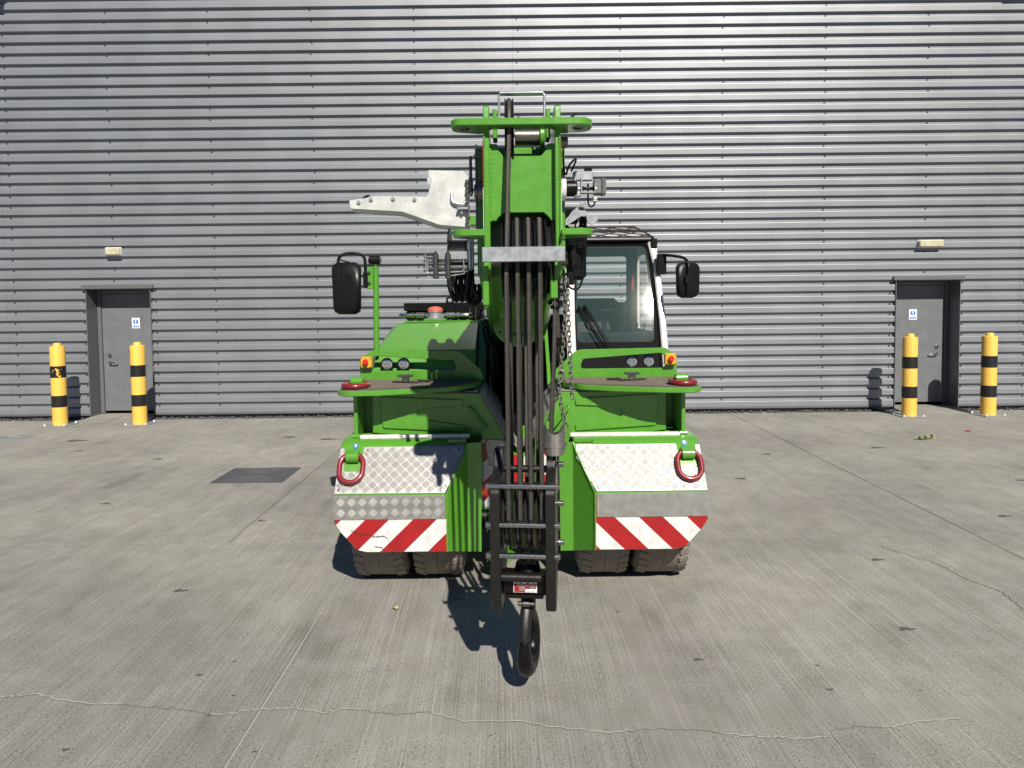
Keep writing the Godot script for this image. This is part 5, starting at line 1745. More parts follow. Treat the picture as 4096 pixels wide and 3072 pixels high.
	ps.box(W(0.140, 2.72, 3.5), Vector3(0.022, 0.14, 0.10), 0.004)
	part(ps, "pin_boss", "green", head)
	var gd := MB.new()
	gd.tube([W(-0.095, 2.735, 3.46), W(-0.095, 2.855, 3.46), W(-0.088, 2.868, 3.46), W(0.116, 2.868, 3.46), W(0.123, 2.855, 3.46), W(0.123, 2.735, 3.46)], 0.006, 8, false, Vector2(1, 1))
	gd.box(W(0.014, 2.868, 3.48), Vector3(0.21, 0.006, 0.05), 0.001)
	part(gd, "rope_strap", "zinc", head)
	# nest of head sheaves
	for k in 5:
		sheave(head, W(-0.070 + k * 0.0515 - 0.0005, 2.072, 3.50), 0.205, 0.047)
	var ax := MB.new()
	ax.cyl(W(-0.19, 2.072, 3.50), W(0.23, 2.072, 3.50), 0.035, 20)
	part(ax, "sheave_axle", "steel", head)
	# galvanised rope guard bar
	var bar := MB.new()
	bar.box(W(0.012, 2.082, 3.245), Vector3(0.378, 0.068, 0.010), 0.003)
	bar.box(W(-0.174, 2.082, 3.295), Vector3(0.008, 0.066, 0.10), 0.002)
	bar.box(W(0.198, 2.082, 3.295), Vector3(0.008, 0.066, 0.10), 0.002)
	part(bar, "rope_guard_bar", "zinc", head)
	# hazard film on the outer cheeks, its edge catches the light beside the head
	for s in [-1.0, 1.0]:
		var fx := -0.1715 if s < 0 else 0.1935
		for q in [[2.62, 2.40, "film_red"], [2.40, 2.16, "film_white"]]:
			var fm := MB.new()
			fm.prism(PackedVector2Array([Vector2(3.345, q[0]), Vector2(3.345, q[1]), Vector2(3.72, q[1] + 0.02), Vector2(3.72, q[0])]), across(fx - 0.001), 0.002, 0.0)
			part(fm, "hazard_stripe", q[2], head)
	# brackets below the guard bar
	for q in [[-0.165, 0.03, 2.05, 1.85], [0.155, 0.035, 2.05, 1.88]]:
		var lw := MB.new()
		lw.box(W(q[0], (q[2] + q[3]) / 2, 3.36), Vector3(q[1], q[2] - q[3], 0.05), 0.005)
		part(lw, "stop_bracket", "green", head)
	# load pin stubs on both cheeks
	var sb := MB.new()
	sb.cyl(W(0.193, 2.43, 3.58), W(0.232, 2.43, 3.58), 0.062, 28, 0.006)
	part(sb, "pin_collar", "nylon", head)
	var s2 := MB.new()
	s2.cyl(W(0.232, 2.43, 3.58), W(0.287, 2.43, 3.58), 0.040, 28, 0.005)
	part(s2, "load_pin", "black", head)
	var s3 := MB.new()
	s3.cyl(W(-0.172, 2.42, 3.58), W(-0.205, 2.42, 3.58), 0.050, 24, 0.004)
	s3.cyl(W(-0.205, 2.42, 3.58), W(-0.225, 2.42, 3.58), 0.036, 24, 0.004)
	part(s3, "load_pin", "steel", head)

func sheave(parent: Node3D, c: Vector3, r: float, w: float) -> void:
	var mb := MB.new()
	var xf := Transform3D(Basis(Vector3(0, -1, 0), Vector3(1, 0, 0), Vector3(0, 0, 1)), c - Vector3(w / 2, 0, 0))
	mb.lathe([Vector2(0.02, 0.008), Vector2(r * 0.75, 0.010), Vector2(r * 0.97, 0.001), Vector2(r, 0.004), Vector2(r - 0.006, 0.009), Vector2(r - 0.036, w * 0.33), Vector2(r - 0.042, w * 0.5), Vector2(r - 0.036, w * 0.67), Vector2(r - 0.006, w - 0.009), Vector2(r, w - 0.004), Vector2(r * 0.97, w - 0.001), Vector2(r * 0.75, w - 0.010), Vector2(0.02, w - 0.008)], xf, 56, 0.85)
	part(mb, "sheave", "sheave", parent)

func crane_ropes(cr: Node3D) -> void:
	var r := 0.0115
	var lead := MB.new()
	lead.rope(W(-0.047, 2.672, 3.205), W(-0.067, 1.98, 3.152), r)
	lead.rope(W(-0.067, 1.98, 3.152), W(-0.069, 0.86, 3.236), r)
	part(lead, "hoist_rope", "rope", cr)
	var over := MB.new()
	var pts := []
	for k in 20:
		var a := -0.3 + k * 0.17
		pts.push_back(W(-0.047, 2.638 + sin(a) * 0.160, 3.362 - cos(a) * 0.160))
	over.tube(pts, r, 10)
	part(over, "hoist_rope", "rope", cr)
	for k in 3:
		var m := MB.new()
		var x: float = [-0.018, 0.032, 0.082][k]
		m.rope(W(x, 2.24, 3.212), W(x, 2.06, 3.152), r)
		m.rope(W(x, 2.06, 3.152), W(x + 0.003, 0.86, 3.236), r)
		part(m, "hoist_rope", "rope", cr)
	for x in [-0.052, -0.006, 0.026, 0.080]:
		var m := MB.new()
		m.rope(W(x, 2.05, 3.53), W(x - 0.002, 0.86, 3.494), r)
		part(m, "hoist_rope", "rope", cr)
	# dead end: clamped to the head on the right, running down to the block
	var de := MB.new()
	de.rope(W(0.158, 1.88, 3.30), W(0.152, 1.66, 3.30), r)
	de.rope(W(0.152, 1.66, 3.30), W(0.130, 1.11, 3.34), r)
	de.rope(W(0.162, 1.86, 3.30), W(0.172, 1.70, 3.31), r)
	part(de, "hoist_rope", "rope", cr, "dead end of the hoist rope, clamped under the boom head")
	var so := MB.new()
	so.lathe([Vector2(0.02, 0.0), Vector2(0.038, 0.004), Vector2(0.045, 0.016), Vector2(0.036, 0.024), Vector2(0.022, 0.03), Vector2(0.024, 0.17), Vector2(0, 0.17)], Transform3D(Basis(), W(0.158, 1.90, 3.30)), 20)
	for k in 6:
		var a := TAU * k / 6.0
		so.cyl(W(0.158 + cos(a) * 0.025, 1.862 + sin(a) * 0.025, 3.32), W(0.158 + cos(a) * 0.025, 1.862 + sin(a) * 0.025, 3.28), 0.0115, 8)
	part(so, "rope_socket", "black", cr)
	var ws := MB.new()
	ws.cyl(W(0.172, 1.70, 3.31), W(0.174, 1.655, 3.31), 0.0155, 10)
	part(ws, "rope_whipping", "black", cr)

func crane_fly_jib(cr: Node3D) -> void:
	# pale folded-plate fly jib stowed on a bracket at the left of the boom
	var o1 := [Vector2(-1.442, 2.773), Vector2(-1.327, 2.787), Vector2(-1.217, 2.808), Vector2(-0.772, 2.799), Vector2(-0.755, 2.82), Vector2(-0.746, 2.866), Vector2(-0.724, 2.874), Vector2(-0.723, 2.946), Vector2(-0.752, 2.975), Vector2(-0.752, 3.025), Vector2(-0.452, 3.014), Vector2(-0.406, 2.967), Vector2(-0.399, 2.53), Vector2(-0.662, 2.554), Vector2(-0.982, 2.671), Vector2(-1.431, 2.702)]
	var poly := rnd(o1, [0.012, 0.024, 0.012, 0.012, 0.012, 0.01, 0.01, 0.012, 0.012, 0.005, 0.005, 0.012, 0.0, 0.05, 0.07, 0.012], 3)
	var a := MB.new()
	a.prism(poly, facing(6.20, 0.010), 0.010, 0.002)
	var jib: MeshInstance3D = part(a, "jib_extension", "jib_white", cr, "pale folded jib plate sticking out to the left of the boom head")
	var b := MB.new()
	b.prism(poly, facing(6.62, 0.010) * Transform3D(Basis(), Vector3(-0.06, 0.014, 0)), 0.010, 0.002)
	part(b, "rear_plate", "jib_white", jib)
	var u := MB.new()      # belly plate between the two cheeks
	var low := [Vector2(-1.442, 2.773), Vector2(-1.431, 2.702), Vector2(-0.982, 2.671), Vector2(-0.662, 2.554), Vector2(-0.399, 2.53)]
	for i in low.size() - 1:
		var p: Vector2 = low[i] + Vector2(0.005, 0.006)
		var q: Vector2 = low[i + 1] + Vector2(0.005, 0.006)
		u.qo(W(p.x, p.y, 6.208), W(q.x, q.y, 6.208), W(q.x - 0.06, q.y + 0.012, 6.62), W(p.x - 0.06, p.y + 0.012, 6.62), W(-0.95, 2.82, 6.4))
	part(u, "belly_plate", "jib_white", jib)
	for p in [Vector2(-1.358, 2.755), Vector2(-1.251, 2.779), Vector2(-1.059, 2.782), Vector2(-0.874, 2.775)]:
		var r := MB.new()
		r.cyl(W(p.x, p.y, 6.186), W(p.x, p.y, 6.64), 0.0175, 14, 0.003)
		r.cyl(W(p.x, p.y + 0.006, 6.218), W(p.x, p.y + 0.006, 6.61), 0.031, 16, 0.002)
		part(r, "roller", "zinc", jib)
	var w := MB.new()
	w.cyl(W(-1.29, 2.768, 6.26), W(-1.29, 2.768, 6.55), 0.060, 24)
	part(w, "guide_wheel", "plastic", jib)
	var hk := MB.new()
	hk.tube(MB.smooth([W(-0.551, 2.825, 6.195), W(-0.551, 2.766, 6.183), W(-0.526, 2.736, 6.177), W(-0.455, 2.728, 6.177), W(-0.431, 2.758, 6.183)]), 0.0145, 8)
	hk.box(W(-0.455, 2.687, 6.165), Vector3(0.096, 0.019, 0.055), 0.002)
	hk.box(W(-0.465, 2.668, 6.17), Vector3(0.02, 0.05, 0.024), 0.003)
	part(hk, "hook_bracket", "zinc", jib)
	for k in 10:
		var hg := MB.new()
		hg.box(W(-0.417 + 0.005 * (k % 2), 2.92 - k * 0.043, 6.19), Vector3(0.031, 0.029, 0.06), 0.004)
		part(hg, "hinge_knuckle", "steel", jib)
	var mt := MB.new()
	mt.box(W(-0.26, 2.60, 6.40), Vector3(0.30, 0.09, 0.22), 0.01)
	mt.box(W(-0.17, 2.30, 6.40), Vector3(0.10, 0.60, 0.20), 0.01)
	part(mt, "jib_mount", "green", jib)

func crane_jib(cr: Node3D) -> void:
	var pl := MB.new()
	pl.cyl(W(-0.243, 2.60, 3.60), W(-0.243, 2.40, 3.60), 0.008, 10)
	pl.cyl(W(-0.243, 2.48, 3.60), W(-0.243, 2.41, 3.60), 0.012, 10)
	pl.cyl(W(-0.215, 2.20, 3.62), W(-0.215, 2.66, 3.62), 0.007, 8)
	pl.cyl(W(-0.228, 2.60, 3.60), W(-0.17, 2.60, 3.60), 0.007, 8)
	part(pl, "hinge_pin", "steel", cr)
	var hl := MB.new()
	hl.tube(MB.smooth([W(-0.262, 2.06, 3.80), W(-0.268, 1.95, 3.78), W(-0.275, 1.90, 3.76), W(-0.262, 1.868, 3.75), W(-0.235, 1.862, 3.75), W(-0.215, 1.885, 3.76), W(-0.222, 1.93, 3.77)]), 0.017, 10)
	part(hl, "spare_hook", "black", cr)
	# roller fairlead below the jib
	var fl := MB.new()
	fl.box(W(-0.345, 2.112, 3.70), Vector3(0.195, 0.042, 0.010), 0.003)
	fl.box(W(-0.256, 2.11, 3.70), Vector3(0.012, 0.15, 0.10), 0.003)
	fl.box(W(-0.243, 2.12, 3.69), Vector3(0.011, 0.16, 0.08), 0.003)
	var fo: MeshInstance3D = part(fl, "roller_fairlead", "zinc", cr)
	for q in [[2.108, 3.75], [2.086, 3.73], [2.054, 3.72], [2.036, 3.74]]:
		var r := MB.new()
		r.cyl(W(-0.492, q[0], q[1]), W(-0.27, q[0], q[1]), 0.0095, 14, 0.002)
		r.cyl(W(-0.504, q[0], q[1]), W(-0.494, q[0], q[1]), 0.007, 6)
		part(r, "roller", "chrome", fo)
	for x in [-0.434, -0.371]:
		var v := MB.new()
		v.cyl(W(x, 2.07, 3.685), W(x, 2.118, 3.685), 0.0155, 6, 0.001)
		v.cyl(W(x, 2.118, 3.685), W(x, 2.134, 3.685), 0.0155, 6, 0.001, 0.004)
		v.cyl(W(x, 2.012, 3.685), W(x, 2.07, 3.685), 0.0135, 12)
		v.cyl(W(x, 1.992, 3.685), W(x, 2.012, 3.685), 0.0155, 14, 0.003)
		part(v, "quick_coupling", "steel", fo)
	var wr := MB.new()
	wr.tube([W(-0.489, 2.122, 3.70), W(-0.487, 2.03, 3.70), W(-0.478, 2.022, 3.70), W(-0.30, 2.028, 3.70), W(-0.289, 2.04, 3.70), W(-0.292, 2.09, 3.70)], 0.003, 6)
	wr.tube([W(-0.482, 2.098, 3.71), W(-0.478, 2.008, 3.71), W(-0.472, 2.001, 3.71), W(-0.40, 2.002, 3.71), W(-0.29, 2.018, 3.71), W(-0.286, 2.03, 3.71)], 0.003, 6)
	part(wr, "wire_loop", "zinc", fo)

func crane_reel(cr: Node3D) -> void:
	# hose reel, dark, on the side of the boom behind the jib
	var rl := MB.new()
	var rx := Transform3D(Basis(Vector3(0, -1, 0), Vector3(1, 0, 0), Vector3(0, 0, 1)), W(-0.445, 2.15, 4.65))
	rl.lathe([Vector2(0, 0), Vector2(0.21, 0.0), Vector2(0.21, 0.008), Vector2(0.13, 0.012), Vector2(0.13, 0.12), Vector2(0.21, 0.125), Vector2(0.21, 0.133), Vector2(0, 0.135)], rx, 40)
	part(rl, "hose_reel", "black", cr)
	for k in 5:
		var h := MB.new()
		var x := -0.42 + k * 0.035
		h.tube(MB.smooth([W(x - 0.01, 2.10, 4.42), W(x - 0.005, 1.97, 4.40), W(x + 0.02, 1.90, 4.42), W(x + 0.035, 1.895, 4.47), W(x + 0.03, 1.98, 4.6)]), 0.016, 8)
		part(h, "hose", "hose", cr)

func crane_switchgear(cr: Node3D) -> void:
	# limit switch, cable guides and bracket on the right of the head
	var br := MB.new()
	br.box(W(0.318, 2.492, 3.60), Vector3(0.098, 0.045, 0.05), 0.003)
	var top: MeshInstance3D = part(br, "switch_bracket", "zinc", cr)
	var bl := MB.new()
	bl.box(W(0.345, 2.522, 3.60), Vector3(0.038, 0.022, 0.03), 0.003)
	part(bl, "bolt_head", "black", top)
	var us := MB.new()
	us.box(W(0.3095, 2.445, 3.585), Vector3(0.006, 0.08, 0.045), 0.001)
	us.box(W(0.3445, 2.408, 3.585), Vector3(0.070, 0.006, 0.045), 0.001)
	us.box(W(0.3765, 2.432, 3.585), Vector3(0.005, 0.05, 0.045), 0.001)
	us.box(W(0.292, 2.393, 3.585), Vector3(0.034, 0.006, 0.045), 0.001, Basis(Vector3(0, 0, 1), 0.25))
	us.cyl(W(0.29, 2.428, 3.58), W(0.31, 2.428, 3.58), 0.007, 8)
	us.cyl(W(0.378, 2.428, 3.58), W(0.386, 2.428, 3.58), 0.008, 10)
	part(us, "guide_bracket", "zinc", top)
	var ro := MB.new()
	ro.lathe([Vector2(0, 0), Vector2(0.013, 0.001), Vector2(0.012, 0.006), Vector2(0.007, 0.014), Vector2(0.007, 0.048), Vector2(0.012, 0.056), Vector2(0.013, 0.061), Vector2(0, 0.062)], Transform3D(Basis(Vector3(0, -1, 0), Vector3(1, 0, 0), Vector3(0, 0, 1)), W(0.3135, 2.430, 3.585)), 18)
	part(ro, "guide_roller", "plastic", top)
	var bx := MB.new()
	bx.prism(rnd([Vector2(0.376, 2.475), Vector2(0.412, 2.478), Vector2(0.412, 2.404), Vector2(0.393, 2.406), Vector2(0.385, 2.42), Vector2(0.372, 2.39), Vector2(0.392, 2.385)], 0.003, 2).slice(0, 12), facing(3.60, 0.06), 0.06, 0.003)
	bx.box(W(0.394, 2.441, 3.62), Vector3(0.040, 0.076, 0.06), 0.006)
	bx.box(W(0.418, 2.441, 3.62), Vector3(0.009, 0.086, 0.07), 0.004)
	bx.box(W(0.429, 2.441, 3.62), Vector3(0.013, 0.080, 0.066), 0.004)
	part(bx, "limit_switch_box", "box_grey", top)
	var gn := MB.new()
	gn.cyl(W(0.3805, 2.392, 3.61), W(0.3805, 2.378, 3.61), 0.0135, 6, 0.002)
	gn.cyl(W(0.3805, 2.378, 3.61), W(0.3805, 2.366, 3.61), 0.012, 14, 0.004)
	part(gn, "cable_gland", "nylon", top)
	var cb := MB.new()
	cb.tube(MB.smooth([W(0.3805, 2.368, 3.61), W(0.376, 2.352, 3.61), W(0.362, 2.343, 3.61), W(0.350, 2.352, 3.61), W(0.346, 2.378, 3.61), W(0.347, 2.46, 3.62)]), 0.0045, 8)
	cb.tube(MB.smooth([W(0.235, 2.50, 3.60), W(0.250, 2.545, 3.60), W(0.272, 2.572, 3.60), W(0.285, 2.578, 3.60), W(0.280, 2.558, 3.61), W(0.262, 2.52, 3.62)]), 0.005, 8)
	cb.tube(MB.smooth([W(0.235, 2.735, 3.56), W(0.25, 2.765, 3.56), W(0.285, 2.80, 3.58)]), 0.006, 8)
	cb.tube(MB.smooth([W(0.225, 2.66, 3.6), W(0.222, 2.58, 3.6), W(0.228, 2.50, 3.6)]), 0.005, 8)
	cb.tube(MB.smooth([W(0.21, 2.04, 3.5), W(0.228, 2.08, 3.5), W(0.246, 2.075, 3.5), W(0.248, 2.04, 3.5), W(0.225, 2.0, 3.5), W(0.205, 2.0, 3.5)]), 0.0055, 8)
	cb.tube(MB.smooth([W(0.225, 1.96, 3.48), W(0.24, 1.935, 3.48), W(0.27, 1.925, 3.48), W(0.29, 1.94, 3.48), W(0.302, 1.975, 3.48)]), 0.0055, 8)
	part(cb, "cable", "hose", cr)
	# wrench-shaped galvanised bracket
	var wb := MB.new()
	wb.prism(rnd([Vector2(0.228, 2.240), Vector2(0.228, 2.275), Vector2(0.243, 2.290), Vector2(0.262, 2.315), Vector2(0.287, 2.335), Vector2(0.303, 2.363), Vector2(0.333, 2.365), Vector2(0.333, 2.347), Vector2(0.300, 2.345), Vector2(0.291, 2.332), Vector2(0.296, 2.320), Vector2(0.332, 2.316), Vector2(0.332, 2.288), Vector2(0.305, 2.289)], 0.006, 4), facing(3.56, 0.004), 0.004, 0.001)
	part(wb, "wrench_bracket", "zinc", cr)
	var dk := MB.new()
	dk.prism(rnd([Vector2(0.332, 2.302), Vector2(0.350, 2.301), Vector2(0.352, 2.282), Vector2(0.364, 2.282), Vector2(0.366, 2.302), Vector2(0.389, 2.300), Vector2(0.390, 2.268), Vector2(0.362, 2.246), Vector2(0.340, 2.256)], 0.008, 4), facing(3.575, 0.004), 0.004, 0.001)
	part(dk, "keeper_plate", "zinc", cr)
	# dark cable drum behind
	var dr := MB.new()
	dr.cyl(W(0.25, 2.22, 3.95), W(0.36, 2.22, 3.95), 0.17, 32, 0.01)
	dr.box(W(0.30, 2.08, 3.78), Vector3(0.10, 0.20, 0.10), 0.02)
	part(dr, "cable_drum", "black", cr)
	var jb := MB.new()
	jb.box(W(0.245, 1.99, 3.50), Vector3(0.035, 0.085, 0.03), 0.004)
	part(jb, "junction_box", "black", cr)
	var pg := MB.new()
	pg.cyl(W(0.304, 2.10, 3.50), W(0.304, 2.06, 3.50), 0.005, 8)
	pg.cyl(W(0.304, 2.06, 3.50), W(0.304, 2.03, 3.50), 0.008, 8)
	pg.cyl(W(0.304, 2.03, 3.50), W(0.304, 2.0, 3.50), 0.0055, 8)
	part(pg, "cable_plug", "plastic", cr)

# ------------------------------------------------------------------ hook block
func build_hook_block() -> void:
	var at := Vector3(XC + 0.010, 0, -3.36)
	var hb := thing("hook_block", at + Vector3(0, 0.09, 0), "heavy black hook block with steel cross pins hanging on ropes in front of the crane", "hook block")
	var B := func(x: float, y: float, d: float) -> Vector3: return at + Vector3(x, y, d)
	var prof := rnd([Vector2(0.17, 1.00), Vector2(0.175, 0.62), Vector2(0.165, 0.50), Vector2(0.13, 0.43), Vector2(0.02, 0.43), Vector2(-0.14, 0.60), Vector2(-0.16, 0.72), Vector2(-0.16, 0.98), Vector2(-0.10, 1.075), Vector2(-0.10, 1.16), Vector2(-0.02, 1.165), Vector2(0.03, 1.08), Vector2(0.11, 1.045)], [0.04, 0.1, 0.05, 0.02, 0.02, 0.05, 0.1, 0.08, 0.04, 0.015, 0.015, 0.05, 0.03], 4)
	for x in [-0.150, 0.103]:
		var ck := MB.new()
		ck.prism(prof, Transform3D(Basis(Vector3(0, 0, 1), Vector3(0, 1, 0), Vector3(-1, 0, 0)), at + Vector3(x + 0.047, 0, 0)), 0.047, 0.005)
		part(ck, "cheek_plate", "worn_black", hb)
	# steel cross pins with split rings
	for q in [[1.022, 0.148], [0.845, 0.158], [0.702, 0.160]]:
		var pn := MB.new()
		pn.cyl(B.call(-0.170, q[0], q[1]), B.call(0.172, q[0], q[1]), 0.0135, 20, 0.002)
		var po: MeshInstance3D = part(pn, "cross_pin", "chrome", hb)
		for sx in [-0.160, 0.162]:
			var rg := MB.new()
			var pts := []
			for k in 18:
				var a := TAU * k / 18.0
				pts.push_back(B.call(sx + 0.004 * sin(a), q[0] - 0.010 + sin(a) * 0.022, q[1] + cos(a) * 0.014))
			rg.tube(pts, 0.0018, 5, true)
			part(rg, "linch_ring", "chrome", po)
	for q in [[0.90, -0.02], [0.70, -0.05], [1.08, -0.06]]:
		var pn := MB.new()
		pn.cyl(B.call(0.15, q[0], q[1]), B.call(0.185, q[0], q[1]), 0.014, 16, 0.003)
		part(pn, "cross_pin", "chrome", hb)
	var bp := MB.new()
	bp.cyl(B.call(-0.104, 0.592, 0.135), B.call(0.085, 0.592, 0.135), 0.0205, 20, 0.003)
	part(bp, "spacer_bar", "worn_black", hb)
	for q in [[1.06, -0.04, 0.018], [0.99, 0.0, 0.014]]:
		var b2 := MB.new()
		b2.cyl(B.call(-0.104, q[0], q[1]), B.call(0.104, q[0], q[1]), q[2], 16, 0.003)
		part(b2, "spacer_bar", "worn_black", hb)
	for k in 4:
		var mb := MB.new()
		var w := 0.046
		var xf := Transform3D(Basis(Vector3(0, -1, 0), Vector3(1, 0, 0), Vector3(0, 0, 1)), B.call(-0.079 + k * 0.052 - w / 2, 0.835, -0.01))
		var r := 0.150
		mb.lathe([Vector2(0.02, 0.008), Vector2(r * 0.8, 0.010), Vector2(r * 0.97, 0.001), Vector2(r, 0.004), Vector2(r - 0.006, 0.009), Vector2(r - 0.034, w * 0.34), Vector2(r - 0.038, w * 0.5), Vector2(r - 0.034, w * 0.66), Vector2(r - 0.006, w - 0.009), Vector2(r, w - 0.004), Vector2(r * 0.97, w - 0.001), Vector2(r * 0.8, w - 0.010), Vector2(0.02, w - 0.008)], xf, 48, 0.85)
		part(mb, "sheave", "steel", hb)
		var rp := MB.new()       # rope lying round the sheave
		var pts := []
		for j in 25:
			var a := PI * j / 24.0
			pts.push_back(B.call(-0.079 + k * 0.052, 0.835 - sin(a) * 0.124, -0.01 + cos(a) * 0.124))
		rp.tube(pts, 0.0115, 10)
		part(rp, "rope_bight", "rope", hb)
	# crosshead with the maker's plate, top plate, swivel
	var xh := MB.new()
	xh.box(B.call(0.0, 0.545, 0.06), Vector3(0.205, 0.095, 0.10), 0.006)
	xh.box(B.call(0.0, 0.495, 0.065), Vector3(0.18, 0.014, 0.12), 0.003)
	xh.lathe([Vector2(0, 0), Vector2(0.062, 0), Vector2(0.055, 0.03), Vector2(0.04, 0.042), Vector2(0, 0.045)], Transform3D(Basis(), B.call(0.01, 0.594, 0.02)), 24)
	xh.cyl(B.call(0.01, 0.62, 0.02), B.call(0.01, 0.68, 0.02), 0.035, 20)
	var xo: MeshInstance3D = part(xh, "crosshead", "black", hb)
	var pz := at.z + 0.1105
	var pf := func(x0: float, y0: float, x1: float, y1: float, lvl: float, mt: String, nm: String) -> void:
		var mb := MB.new()
		mb.box(Vector3(at.x + (x0 + x1) / 2, (y0 + y1) / 2, pz + lvl), Vector3(x1 - x0, y1 - y0, 0.0012), 0.0)
		part(mb, nm, mt, xo)
	pf.call(-0.050, 0.512, 0.060, 0.590, 0.0, "sticker_white", "maker_plate")
	pf.call(-0.047, 0.514, 0.057, 0.552, 0.0013, "label_red", "plate_field")
	pf.call(-0.033, 0.543, 0.054, 0.550, 0.0026, "tag", "plate_cell")
	pf.call(-0.024, 0.532, 0.003, 0.540, 0.0026, "tag", "plate_cell")
	pf.call(0.026, 0.532, 0.054, 0.540, 0.0026, "tag", "plate_cell")
	pf.call(-0.024, 0.521, 0.003, 0.529, 0.0026, "tag", "plate_cell")
	pf.call(0.006, 0.5145, 0.056, 0.529, 0.0026, "sticker_white", "plate_cell")
	pf.call(-0.022, 0.554, -0.006, 0.558, 0.0013, "label_green", "flag_band")
	pf.call(0.010, 0.554, 0.026, 0.558, 0.0013, "film_red", "flag_band")
	pf.call(-0.017, 0.562, -0.004, 0.5635, 0.0013, "ink", "emblem_line")
	pf.call(0.000, 0.562, 0.022, 0.5635, 0.0013, "ink", "emblem_line")
	var tm := TextMesh.new()
	tm.text = "www.1932.it"
	tm.font_size = 16
	tm.pixel_size = 0.00045
	tm.depth = 0.0005
	var to := MeshInstance3D.new()
	to.mesh = tm
	to.material_override = M["ink"]
	to.name = "plate_lettering"
	xo.add_child(to)
	to.position = Vector3(at.x + 0.031, 0.5205, pz + 0.0036) - hb.position
	for sx in [-0.035, 0.045]:
		var rg := MB.new()
		rg.lathe([Vector2(0.0065, 0), Vector2(0.0065, 0.0008), Vector2(0.0045, 0.0008), Vector2(0.0045, 0)], Transform3D(Basis(Vector3(1, 0, 0), PI / 2), Vector3(at.x + sx, 0.562, pz + 0.0008)), 18)
		part(rg, "plate_ring", "film_red", xo)
	# hook: the throat opens towards the viewer, the plane of the hook turned a little
	var turn := Basis(Vector3(0, 1, 0), -0.11)
	var hp := func(d: float, y: float) -> Vector3: return B.call(0.012, y, 0.03) + turn * Vector3(0, 0, d)
	var path := MB.smooth([hp.call(0.0, 0.50), hp.call(0.0, 0.43), hp.call(-0.020, 0.385), hp.call(-0.075, 0.33), hp.call(-0.105, 0.27), hp.call(-0.100, 0.205), hp.call(-0.065, 0.155), hp.call(-0.005, 0.135), hp.call(0.060, 0.143), hp.call(0.100, 0.180), hp.call(0.112, 0.235), hp.call(0.108, 0.285)], 5)
	var keys := [0.032, 0.032, 0.031, 0.033, 0.036, 0.039, 0.042, 0.044, 0.043, 0.039, 0.034, 0.024]
	var rad := []
	for i in path.size():
		var f := minf(i / 5.0, keys.size() - 1.001)
		rad.push_back(lerpf(keys[int(f)], keys[int(f) + 1], f - int(f)))
	var hk := MB.new()
	hk.tube(path, rad, 20)
	hk.cyl(B.call(0.012, 0.40, 0.03), B.call(0.012, 0.50, 0.03), 0.036, 22, 0.004)
	part(hk, "hook", "black", hb)
	var la := MB.new()
	la.tube([hp.call(0.045, 0.415), hp.call(0.085, 0.35), hp.call(0.100, 0.275)], [0.026, 0.026, 0.022], 10, false, Vector2(1.1, 0.6))
	part(la, "safety_latch", "worn_black", hb)
	var lp := MB.new()
	lp.cyl(hp.call(0.05, 0.445) + Vector3(-0.040, 0, 0), hp.call(0.05, 0.445) + Vector3(0.040, 0, 0), 0.011, 8, 0.002)
	lp.cyl(hp.call(0.05, 0.445) + Vector3(-0.015, 0, 0), hp.call(0.05, 0.445) + Vector3(0.015, 0, 0), 0.017, 14, 0.002)
	part(lp, "latch_bolt", "steel", hb)
	hb.rotation.y = -0.10

# ------------------------------------------------------------------ chains and the cast limit weight
func chain(parent: Node3D, me: Mesh, pts: Array, pitch: float) -> void:
	var c := Curve3D.new()
	for p in pts:
		c.add_point(p)
	var L := c.get_baked_length()
	var nlinks := int(L / pitch)
	for i in nlinks:
		var a := c.sample_baked((i + 0.5) * pitch)
		var d := (c.sample_baked(minf(L, (i + 1) * pitch)) - c.sample_baked(i * pitch)).normalized()
		var x := d.cross(Vector3(0, 0, 1)).normalized()
		var bs := Basis(x, d, x.cross(d)).rotated(d, 0.45 + (PI / 2 if i % 2 == 1 else 0.0))
		inst(me, "chain_link", "cast", parent, Transform3D(bs, a - parent.global_position))

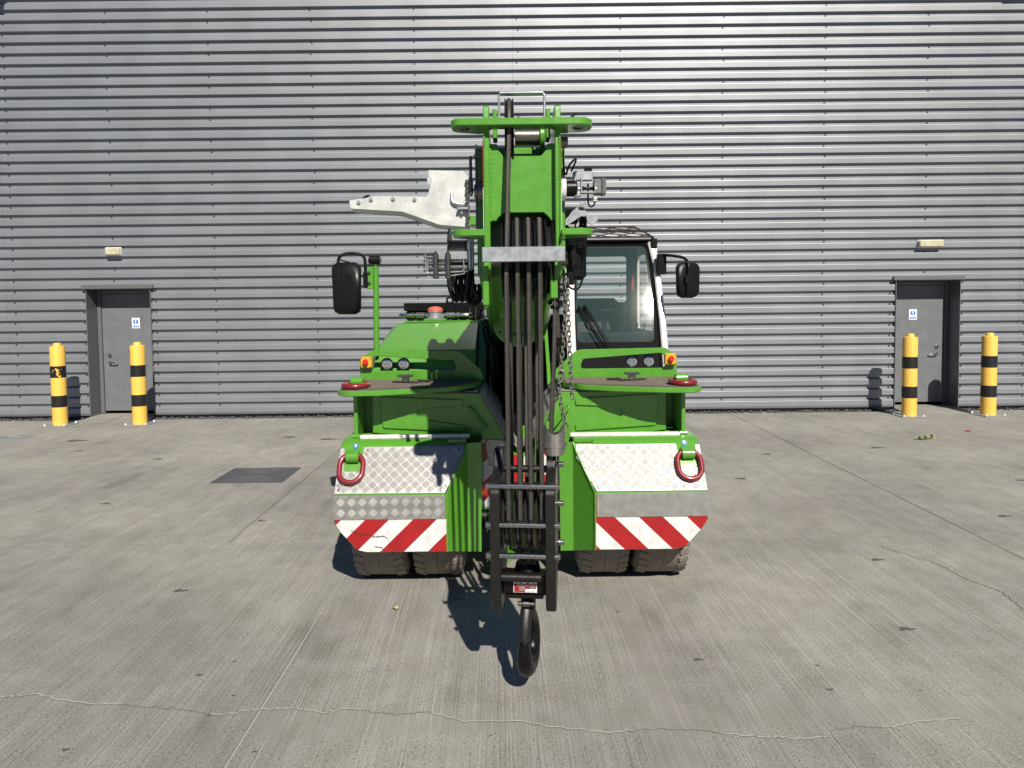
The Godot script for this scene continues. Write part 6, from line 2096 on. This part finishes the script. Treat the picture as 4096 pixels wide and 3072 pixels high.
func build_limit_chain() -> void:
	var base := W(0.150, 1.14, 3.33)
	var lw := thing("limit_weight", base, "cast grey split weight hung on chains round the right-hand rope above the hook block", "limit weight")
	var link := MB.new()
	var pts := []
	for k in 16:
		var a := TAU * k / 16.0
		pts.push_back(Vector3(cos(a) * 0.0085, sin(a) * 0.0085 + 0.0085 * signf(sin(a)), 0))
	link.tube(pts, 0.0030, 6, true)
	var me := mesh_of(link)
	chain(lw, me, [W(0.213, 1.97, 3.33), W(0.205, 1.80, 3.33), W(0.185, 1.555, 3.33), W(0.173, 1.47, 3.33), W(0.186, 1.36, 3.33), W(0.203, 1.285, 3.34)], 0.0245)
	chain(lw, me, [W(0.216, 1.97, 3.35), W(0.222, 1.82, 3.35), W(0.229, 1.588, 3.35), W(0.234, 1.472, 3.35), W(0.239, 1.405, 3.35)], 0.0245)
	chain(lw, me, [W(0.173, 1.47, 3.35), W(0.158, 1.40, 3.36), W(0.124, 1.29, 3.36)], 0.0245)
	var ho := MB.new()
	ho.tube(MB.smooth([W(0.180, 1.545, 3.315), W(0.196, 1.535, 3.315), W(0.198, 1.515, 3.315), W(0.185, 1.495, 3.315), W(0.172, 1.482, 3.315)]), 0.0062, 8)
	part(ho, "snap_hook", "cast", lw)
	for q in [[0.200, 1.272, 0.3], [0.124, 1.285, -0.3]]:
		var r := MB.new()
		var rp := []
		for k in 20:
			var a := TAU * k / 20.0
			rp.push_back(W(q[0], q[1], 3.34) + Basis(Vector3(0, 1, 0), q[2]) * Vector3(cos(a) * 0.017, sin(a) * 0.026, 0))
		r.tube(rp, 0.004, 8, true)
		part(r, "shackle_ring", "cast", lw)
	# two cast halves bolted round the rope: horned top, waist rib, rounded foot
	for s in [-1.0, 1.0]:
		var h := MB.new()
		var pr := []
		for q in [[0.0, 0.034], [0.012, 0.046], [0.030, 0.050], [0.040, 0.050], [0.046, 0.060], [0.054, 0.060], [0.062, 0.050], [0.100, 0.048], [0.104, 0.044]]:
			pr.push_back(q)
		var seg := 14
		for i in pr.size() - 1:
			for k in seg:
				var a0 := -PI / 2 + PI * k / seg
				var a1 := -PI / 2 + PI * (k + 1) / seg
				var f := func(a: float, q: Array) -> Vector3:
					var rise := 0.045 * pow(maxf(0.0, cos(a)), 3.0) * clampf((q[0] - 0.06) / 0.04, 0.0, 1.0)
					return base + Vector3(s * (cos(a) * q[1] + 0.001), q[0] + rise, sin(a) * q[1] * 0.8)
				var n0 := Vector3(s * cos(a0), 0.1, sin(a0)).normalized()
				var n1 := Vector3(s * cos(a1), 0.1, sin(a1)).normalized()
				h.qs(f.call(a0, pr[i]), f.call(a1, pr[i]), f.call(a1, pr[i + 1]), f.call(a0, pr[i + 1]), n0, n1, n1, n0)
		for k in seg:       # top and bottom closed towards the bore
			for e in [0, pr.size() - 1]:
				var a0 := -PI / 2 + PI * k / seg
				var a1 := -PI / 2 + PI * (k + 1) / seg
				var q: Array = pr[e]
				var p := []
				for a in [a0, a1]:
					var rise := 0.045 * pow(maxf(0.0, cos(a)), 3.0) * (1.0 if e > 0 else 0.0)
					p.push_back(base + Vector3(s * (cos(a) * q[1] + 0.001), q[0] + rise, sin(a) * q[1] * 0.8))
					p.push_back(base + Vector3(s * (cos(a) * 0.018 + 0.001), q[0], sin(a) * 0.018))
				h.qo(p[0], p[2], p[3], p[1], base + Vector3(0, 0.05, 0))
		part(h, "weight_half", "cast", lw)
